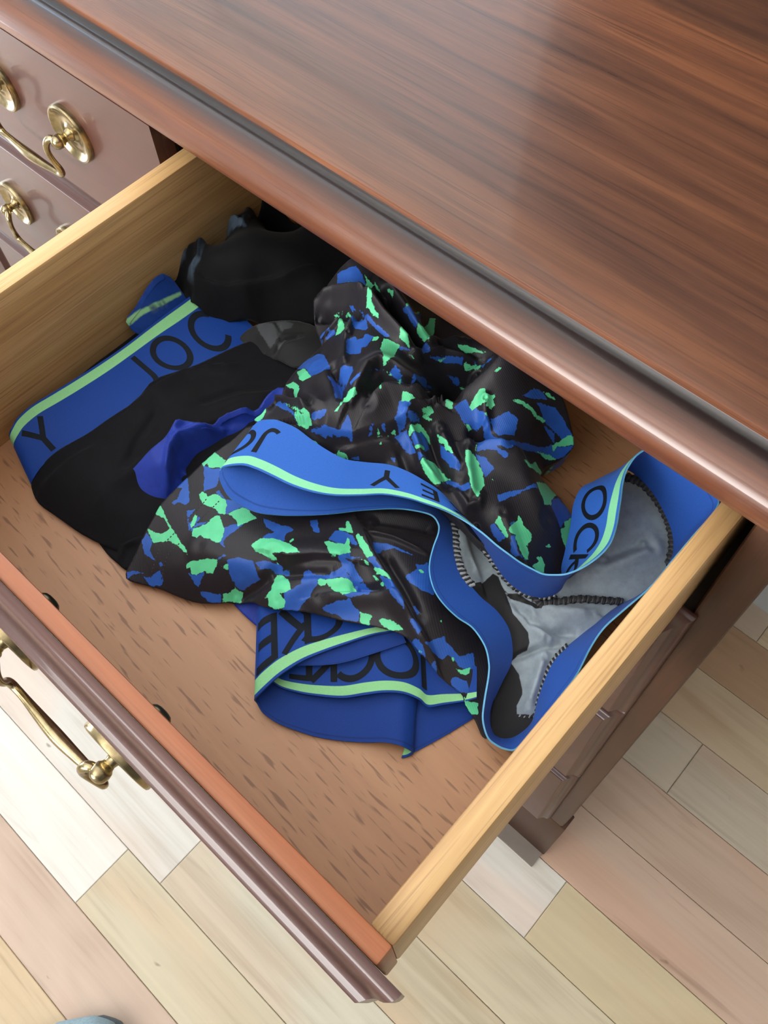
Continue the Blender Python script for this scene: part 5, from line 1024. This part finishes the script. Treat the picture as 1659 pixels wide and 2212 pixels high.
CLOTH['black_back'] = {
 'out': [[-402.5,116.4],[-403.7,124.3],[-396.6,129.4],[-395.8,143.5],[-400.4,160.1],[-400,168.9],[-397.5,177.1],[-382.7,174.2],[-381.6,138.4],[-387.2,115.6]],
 'ctrl': [[-402.5,116.4,-93],[-396.7,129.4,-91],[-396.1,143.6,-91],[-399.9,168.9,-92],[-384.9,175.8,-88],[-381.5,138.3,-86],[-387.3,115.6,-88]],
 'folds': [],
 'seed': 3,
 'wrinkle': 0.2,
}
CLOTH['band_behind'] = {
 'out': [[-391.3,163],[-389.1,175.7],[-391.3,198.3],[-387.9,203.4],[-381,204.5],[-378,208.4],[-378.5,193.3],[-381,171.9],[-384.3,165.5],[-386.9,163.5]],
 'ctrl': [[-390.9,162.8,-70],[-391.3,198.3,-56],[-381.1,204.6,-76],[-380.8,171.8,-80],[-387.6,163.8,-80],[-385.3,183.5,-66]],
 'folds': [],
 'seed': 3,
 'wrinkle': 0.1,
 'prints': {'stripe':[[[-391.3,163],[-385.4,179.9],[-383.9,187.5],[-383,203.4],[-382,202.8],[-382.2,187.7],[-383.5,180.4],[-389.2,163.1]]],'ink':[[[-385.4,179.9],[-384.7,182.5],[-383.4,183.8],[-382.5,183.6],[-382.7,180.9],[-383.8,179.1]],[[-383.6,185.4],[-383.5,187.3],[-382,187.3],[-382.2,185.7]],[[-383.6,188.6],[-383.4,189.8],[-381.7,190.2],[-381.7,189]]]},
}
CLOTH['blue_leg'] = {
 'out': [[-304.5,87.2],[-301,101.6],[-298,115.5],[-297.5,125.7],[-298.1,130.1],[-293.6,135.4],[-285.8,139.4],[-286.1,152.8],[-279.1,165.2],[-275.6,168],[-273.4,171.7],[-274.3,182.3],[-273.5,189.1],[-262.5,191.9],[-264,176.2],[-273.4,151.8],[-279,129],[-274.9,110.5],[-274.7,91.4],[-277.1,84.5],[-282.2,83.7],[-290,84.9]],
 'ctrl': [[-304.4,87.1,-80],[-301.5,101.7,-72],[-298.3,115.6,-66],[-298.9,130.4,-60],[-293.8,135.4,-62],[-286.8,139.9,-64],[-286.2,152.8,-66],[-278.2,164.6,-64],[-272.1,170.9,-66],[-274.2,189.5,-66],[-264,189.6,-64],[-272.7,167.4,-82],[-276.9,147.6,-84],[-278.9,130,-86],[-276.3,112.3,-88],[-275,96,-90],[-276.9,84.6,-92],[-282.6,83.8,-92],[-289.9,84.9,-86],[-290,99.1,-76],[-287.9,107,-68]],
 'folds': [([[-279.7,100.9],[-284,107.8],[-290.3,117],[-291.3,125.6],[-287.1,135.6],[-281.8,146.6]],9,2.94,1.05),([[-281,115],[-282.6,127.7],[-278.3,142]],-8,5.25,4.62),([[-298.4,130.3],[-294.2,121.5]],3,2.52,2.52),([[-287,141],[-281.7,155.4],[-273.9,166.2]],-3,2.1,2.52)],
 'seed': 8,
 'wrinkle': 0.3,
}
CLOTH['back_trunk'] = {
 'out': [[-391.7,198.8],[-404.5,205.5],[-410,216.5],[-414.8,233.6],[-425.4,257.2],[-424.2,266.4],[-423.1,275.1],[-420.9,280.7],[-411.3,289],[-395.8,295.9],[-354.7,302.8],[-315.7,297.3],[-305.9,290.9],[-307.3,277.2],[-304,262.9],[-304.3,254.2],[-299.7,247.8],[-311.2,237.6],[-329.6,225],[-349.9,208],[-357.9,203.6],[-370.3,203],[-384.3,204.4],[-388.8,203.9]],
 'ctrl': [[-390.8,198.4,-59],[-391.2,198.8,-53],[-391.4,220.4,-51],[-390.2,235.9,-52],[-391.4,261.1,-45],[-391.4,275,-44],[-392.8,293.4,-50],[-349.6,298.4,-50],[-314.1,295.5,-60],[-307.3,277.1,-62],[-303.8,253.8,-66],[-299.9,247.9,-80],[-330.4,225.9,-82],[-350.7,208.6,-84],[-376,206.3,-80],[-388,206.4,-78],[-394.8,207.1,-78],[-378.7,214.9,-56],[-380.6,221.9,-54],[-377.4,237,-52],[-377.5,260.6,-50],[-371.5,209.5,-58],[-355.8,213.6,-58],[-339.8,224.9,-56],[-325.3,245.1,-54],[-317.9,265.6,-54],[-389.8,240.5,-80],[-394.5,263.8,-92],[-381.1,287.1,-92],[-393.9,282.9,-84],[-370.6,297.2,-80],[-346.8,216.5,-68],[-325.6,237.4,-68]],
 'folds': [([[-394.8,286.5],[-376,259.3],[-407.9,255.8],[-377.7,219.9],[-380.5,215.1],[-375.3,211.8],[-364.4,211.3],[-356.5,214],[-348.6,219],[-340.6,225.4],[-334.6,235.1],[-325.7,245.4],[-317.7,265.4]],4,1.26,2.94),([[-379.7,267.6],[-382,252.4],[-415.2,256.4],[-389.9,217.7]],-2.5,1.05,1.05)],
 'seed': 11,
 'wrinkle': 0.3,
 'prints': {'slate':[[[-424.2,266.4],[-423.1,275.1],[-420.9,280.7],[-411.3,289],[-395.2,295.2],[-392.4,294.8],[-400.8,286],[-410.4,276.7],[-418.3,263.8],[-417.2,250.3],[-390.6,218.5],[-401.4,208.9],[-405.9,208.4],[-410,216.5],[-414.8,233.6],[-424.9,256.7]],[[-394.2,286.1],[-375.2,259.2],[-415.5,261.4],[-376.9,220.2],[-384.4,215.4],[-384.2,212.1],[-374,210],[-377.2,215.1],[-374.8,219.3],[-397.7,249.8],[-372.3,257.2],[-393.3,284.8]]]},
}
CLOTH['grey_camo'] = {
 'out': [[-332.1,205.4],[-333.5,209.3],[-329.7,218.2],[-320.1,229],[-305.2,241.4],[-285.6,240.7],[-271.6,228.3],[-280.4,209.3],[-300.2,207.4],[-314.6,205.7],[-326.6,204.4]],
 'ctrl': [[-331.9,205.3,-84],[-333.5,209.3,-82],[-329.8,218.2,-78],[-320.4,229.2,-76],[-305.1,241.4,-76],[-285.8,240.8,-72],[-271.8,228.4,-72],[-281.3,210.3,-74],[-300.1,207.4,-78],[-314.4,205.6,-82],[-327,204.7,-86],[-303.6,216,-68]],
 'folds': [([[-301.2,207.9],[-301,217.2],[-295.1,227.7]],-2.5,1.68,1.68),([[-316.3,227.2],[-303.4,217.5]],-1.5,1.26,1.26)],
 'seed': 13,
 'wrinkle': 0.4,
 'prints': {'grey':[[[-328.6,218.6],[-325.7,223.5],[-320.2,226],[-313,223.2],[-306.6,220.3],[-304.9,215],[-305.5,211.2],[-306.1,210.1],[-315.7,213.9]],[[-319.3,228.1],[-314.2,232.3],[-308.8,233.9],[-305.1,229.1],[-307,224.5],[-305.8,222],[-311.2,224.4]],[[-302.7,214],[-301.1,218.6],[-300.4,219.3],[-300.7,214.8],[-301.2,212.8]]]},
}


# ------------------------------------------------------------------ cloth materials
def camo_mat():
    m, nt, bs = new_mat('camo_jersey')
    tc = node(nt, 'ShaderNodeTexCoord').outputs['Object']
    rag = noise(nt, tc, 420, 3, 0.6)
    ragm = mathn(nt, 'MULTIPLY', mathn(nt, 'SUBTRACT', rag, 0.5), 2.2)
    col = ramp(nt, [(0.3, (0.013, 0.012, 0.016)), (0.7, (0.019, 0.017, 0.022))], noise(nt, tc, 60, 2))
    for at, c0, c1 in (('blue', (0.018, 0.080, 0.36), (0.024, 0.105, 0.45)), ('green', (0.10, 0.56, 0.28), (0.13, 0.65, 0.33))):
        a = node(nt, 'ShaderNodeAttribute', attribute_name=at)
        f = ramp(nt, [(0.49, 0.0), (0.51, 1.0)], mathn(nt, 'ADD', mathn(nt, 'MULTIPLY', mathn(nt, 'ADD', a.outputs['Fac'], ragm), 0.1), 0.5))
        c = ramp(nt, [(0.3, c0), (0.7, c1)], noise(nt, tc, 110, 3))
        col = mix(nt, col, c, f)
    nt.links.new(col, bs.inputs['Base Color'])
    bs.inputs['Roughness'].default_value = 0.44
    bs.inputs['Specular IOR Level'].default_value = 0.30
    bs.inputs['Sheen Weight'].default_value = 0.05
    bs.inputs['Sheen Roughness'].default_value = 0.35
    wv = node(nt, 'ShaderNodeTexWave', wave_type='BANDS', bands_direction='DIAGONAL')
    wv.inputs['Scale'].default_value = 420
    wv.inputs['Distortion'].default_value = 0.6
    nt.links.new(tc, wv.inputs['Vector'])
    bump(nt, bs, wv.outputs['Fac'], 0.12, 0.0003)
    return m


def band_mat(name, blue, green=None, edge=None, v0=0.035, v1=0.195, seamline=0.0):
    m, nt, bs = new_mat(name)
    tc = node(nt, 'ShaderNodeTexCoord').outputs['Object']
    av = node(nt, 'ShaderNodeAttribute', attribute_name='band_v').outputs['Fac']
    au = node(nt, 'ShaderNodeAttribute', attribute_name='band_u').outputs['Fac']
    cv = node(nt, 'ShaderNodeCombineXYZ')
    nt.links.new(mathn(nt, 'MULTIPLY', au, 1.0), cv.inputs[0])
    nt.links.new(mathn(nt, 'MULTIPLY', av, 38.0), cv.inputs[1])
    weave = noise(nt, mapping(nt, (0.7, 3.2, 1), vec=cv.outputs[0]), 1.0, 3, 0.7)
    col = ramp(nt, [(0.3, tuple(q * 0.86 for q in blue)), (0.7, tuple(q * 1.12 for q in blue))], weave)
    if green:
        f = ramp(nt, [(0.0, 0.0), (v0, 0.0), (v0 + 0.008, 1.0), (v1, 1.0), (v1 + 0.008, 0.0)], av)
        g = ramp(nt, [(0.3, tuple(q * 0.9 for q in green)), (0.7, tuple(q * 1.08 for q in green))], weave)
        col = mix(nt, col, g, f)
    if seamline:
        f = ramp(nt, [(seamline - 0.02, 0.0), (seamline, 0.7), (seamline + 0.02, 0.0)], av)
        col = mix(nt, col, tuple(q * 0.4 for q in blue), f)
    nt.links.new(col, bs.inputs['Base Color'])
    bs.inputs['Roughness'].default_value = 0.62
    bs.inputs['Specular IOR Level'].default_value = 0.2
    bs.inputs['Sheen Weight'].default_value = 0.04
    bump(nt, bs, weave, 0.25, 0.0003)
    return m


def print_mat(name, base, prints, rough=0.6, sheen=0.1, ragged=0.8, spec=0.3, rag_scale=420):
    m, nt, bs = new_mat(name)
    tc = node(nt, 'ShaderNodeTexCoord').outputs['Object']
    rag = mathn(nt, 'MULTIPLY', mathn(nt, 'SUBTRACT', noise(nt, tc, rag_scale, 3, 0.6), 0.5), ragged * 2)
    n = noise(nt, tc, 180, 4, 0.6)
    col = ramp(nt, [(0.3, tuple(q * 0.85 for q in base)), (0.7, tuple(q * 1.15 for q in base))], n)
    for at, c, soft in prints:
        a = node(nt, 'ShaderNodeAttribute', attribute_name=at)
        f = ramp(nt, [(0.5 - soft, 0.0), (0.5 + soft, 1.0)], mathn(nt, 'ADD', mathn(nt, 'MULTIPLY', mathn(nt, 'ADD', a.outputs['Fac'], rag), 0.1), 0.5))
        col = mix(nt, col, c, f)
    nt.links.new(col, bs.inputs['Base Color'])
    bs.inputs['Roughness'].default_value = rough
    bs.inputs['Specular IOR Level'].default_value = spec
    bs.inputs['Sheen Weight'].default_value = sheen
    bump(nt, bs, noise(nt, tc, 900, 2, 0.6), 0.12, 0.0003)
    return m


BLUE, NAVY, LIME = (0.026, 0.125, 0.52), (0.005, 0.045, 0.27), (0.25, 0.60, 0.28)
M_camo = camo_mat()
M_band = band_mat('elastic_blue', BLUE, (0.25, 0.70, 0.40))
M_band_in = band_mat('elastic_blue_inside', (0.022, 0.095, 0.42), seamline=0.10)
M_band_edge = plain('elastic_edge', (0.10, 0.36, 0.62), 0.6)
M_navy = band_mat('elastic_navy', NAVY, LIME)
M_navy_in = band_mat('elastic_navy_inside', (0.004, 0.036, 0.23), seamline=0.06)
M_navy_edge = plain('elastic_navy_edge', (0.012, 0.055, 0.24), 0.6)
M_ink = plain('band_print', (0.007, 0.010, 0.016), 0.7, spec=0.15)
M_lining = print_mat('grey_lining', (0.27, 0.33, 0.375), [('black', (0.006, 0.006, 0.008), 0.02)], ragged=0.3, sheen=0.2)
M_black = print_mat('black_jersey', (0.0045, 0.005, 0.007), [], 0.8, sheen=0.03, spec=0.15)
M_trunk = print_mat('black_trunk', (0.004, 0.0045, 0.006), [('slate', (0.05, 0.075, 0.11), 0.12)], 0.8, sheen=0.03, ragged=0.5, spec=0.15)
M_grey = print_mat('dark_camo', (0.008, 0.0085, 0.010), [('grey', (0.055, 0.060, 0.068), 0.05)], 0.7, ragged=1.2)
M_royal = print_mat('royal_jersey', (0.008, 0.032, 0.30), [], 0.6, sheen=0.06)
M_behind = print_mat('band_back', NAVY, [('stripe', (0.26, 0.56, 0.28), 0.03), ('ink', (0.06, 0.10, 0.16), 0.10)], 0.65, ragged=0.25)
M_thread_d = plain('thread_black', (0.012, 0.012, 0.014), 0.7)
M_thread_g = plain('thread_grey', (0.26, 0.28, 0.30), 0.7)
M_sock = plain('slipper_felt', (0.28, 0.40, 0.46), 0.9, nscale=300, namp=0.15, bmp=0.2)


def cloth(key, name, g, mat, parent, skirt=5.0, label=None):
    d = CLOTH[key]
    s = Sheet(d['ctrl'], d['folds'], d['seed'], d['wrinkle'])
    return s, sheet_obj(name, s, d['out'], g, mat, parent, d.get('prints'), skirt, label)


def ribbon(key, name, mats, parent, side, closed=False, label=None, lettering=None, h=19.0, v=(0.80, 0.29), udir=1, bulge=0.0):
    d = CLOTH[key]
    r = Ribbon(d['pairs'], closed, 6, 9, bulge)
    o = r.build(name, mats, parent, side, label=label)
    if d.get('marks') and lettering is not None:
        letters(r, d['marks'], lettering, o, side, h, v[0], v[1], udir)
    return r, o


# the camouflage boxer briefs, waistband open to the right
G_ = 'boxer briefs heaped in the drawer'
t = thing('boxer_briefs', 'camouflage boxer briefs in blue, green and black, grey lining showing in the open waistband', 'underwear', (-0.15, 0.15, -0.097), G_)
cloth('camo_top', 'body_panel', 0.75, M_camo, t, 14)
s2, _ = cloth('camo_leg', 'leg', 0.75, M_camo, t, 3.0)
dashes('hem_stitching', CLOTH['camo_leg']['lines']['stitch'], s2, M_thread_d, t, 2.0)
cloth('lining', 'lining', 0.9, M_lining, t, 3, label='grey lining with black pouch edging')
ribbon('band_main', 'waistband', (M_band, M_band_in, M_band_edge), t, 1, True, 'bright blue elastic waistband edged in mint green, black lettering', M_ink, udir=-1)
for k, r_ in (('seam_left', 1.7), ('seam_top', 1.5), ('seam_mid', 1.5), ('seam_back', 1.9), ('seam_side', 1.0), ('seam_low', 0.8)):
    cord('overlock_seam', CLOTH[k]['pts'], r_, (M_thread_d, M_thread_g if k not in ('seam_back', 'seam_mid') else plain('thread_charcoal', (0.05, 0.05, 0.055), 0.7)), t, 2.6, 1.1)

# the pair beneath it, only its waistband and a strip of its body showing
t = thing('boxer_briefs', 'boxer briefs whose dark blue waistband with a green stripe curls out beneath the camouflage leg', 'underwear', (-0.12, 0.09, -0.097), G_)
cloth('navy_body', 'body_panel', 1.5, M_royal, t, 3)
ribbon('band_low', 'waistband', (M_navy, M_navy_in, M_navy_edge), t, -1, False, 'dark blue elastic waistband with lime green stripe and black lettering', M_ink, h=25, v=(0.80, 0.22), udir=1)
ribbon('band_fold', 'waistband', (M_navy, M_navy_in, M_navy_edge), t, -1, False, 'far half of the same waistband, folded inside the loop', M_ink, h=23, v=(1.0, 0.27), udir=1)
ribbon('band_inner', 'waistband_facing', (M_navy_in, M_navy_in, M_navy_edge), t, -1)

# the black pair lying against the left side
t = thing('boxer_briefs', 'black boxer briefs with a wide blue waistband along the left drawer side', 'underwear', (-0.27, 0.12, -0.097), G_)
cloth('black_body', 'body_panel', 1.2, M_black, t, 5)
cloth('black_hem', 'leg_hem', 1.5, M_black, t, 3)
cloth('black_back', 'back_panel', 2.0, M_black, t, 3)
cloth('band_behind', 'waistband_back', 0.6, M_behind, t, 3, label='inner half of the waistband with a printed green stripe')
ribbon('band_left', 'waistband', (M_navy, M_navy_in, M_navy_edge), t, -1, False, 'blue elastic waistband with pale green edge and black lettering', M_ink, h=21.5, v=(0.90, 0.25), udir=1)

t = thing('boxer_briefs', 'plain royal blue leg opening arching up between the black pair and the camouflage leg', 'underwear', (-0.24, 0.12, -0.097), G_)
cloth('blue_leg', 'leg_opening', 0.9, M_royal, t, 3)

t = thing('trunks', 'black trunks with a slate grey edge, gaping open under the dresser top', 'underwear', (-0.27, 0.25, -0.097), G_)
cloth('back_trunk', 'body_panel', 1.0, M_trunk, t, 5)

t = thing('boxer_briefs', 'dark grey patterned cloth tucked between the black trunks and the camouflage heap', 'underwear', (-0.25, 0.2, -0.097), G_)
cloth('grey_camo', 'body_panel', 0.9, M_grey, t, 5)

# toe of a slipper at the lower edge of the frame
sl = thing('slipper', 'pale grey blue rounded slipper toe on the pink plank at the bottom edge', 'slipper', (-0.30, -0.36, ZF * MM))
path = [(-244, -262, ZF + 32), (-250, -272, ZF + 36), (-262, -296, ZF + 40), (-280, -335, ZF + 42), (-300, -385, ZF + 42), (-318, -430, ZF + 45), (-332, -468, ZF + 45), (-340, -490, ZF + 42)]
sp_ = spline(path, 40)
rr = np.interp(np.linspace(0, 1, 40), [0, 0.03, 0.10, 0.25, 0.45, 0.7, 0.92, 0.98, 1], [1, 14, 27, 36, 38, 34, 33, 22, 2])
mb = MB().tube(sp_.tolist(), rr, n=20)
mb.v = [(x, y, max(z, ZF + 3)) for x, y, z in mb.v]
mb.build('upper', M_sock, sl, 180)
mb = MB().tube([(a, b, ZF + 4) for a, b, c in sp_.tolist()], rr * 0.97 + 1, n=20)
mb.v = [(x, y, min(max(z, ZF + 0.2), ZF + 8)) for x, y, z in mb.v]
mb.build('sole', plain('slipper_sole', (0.12, 0.14, 0.15), 0.9), sl, 60)
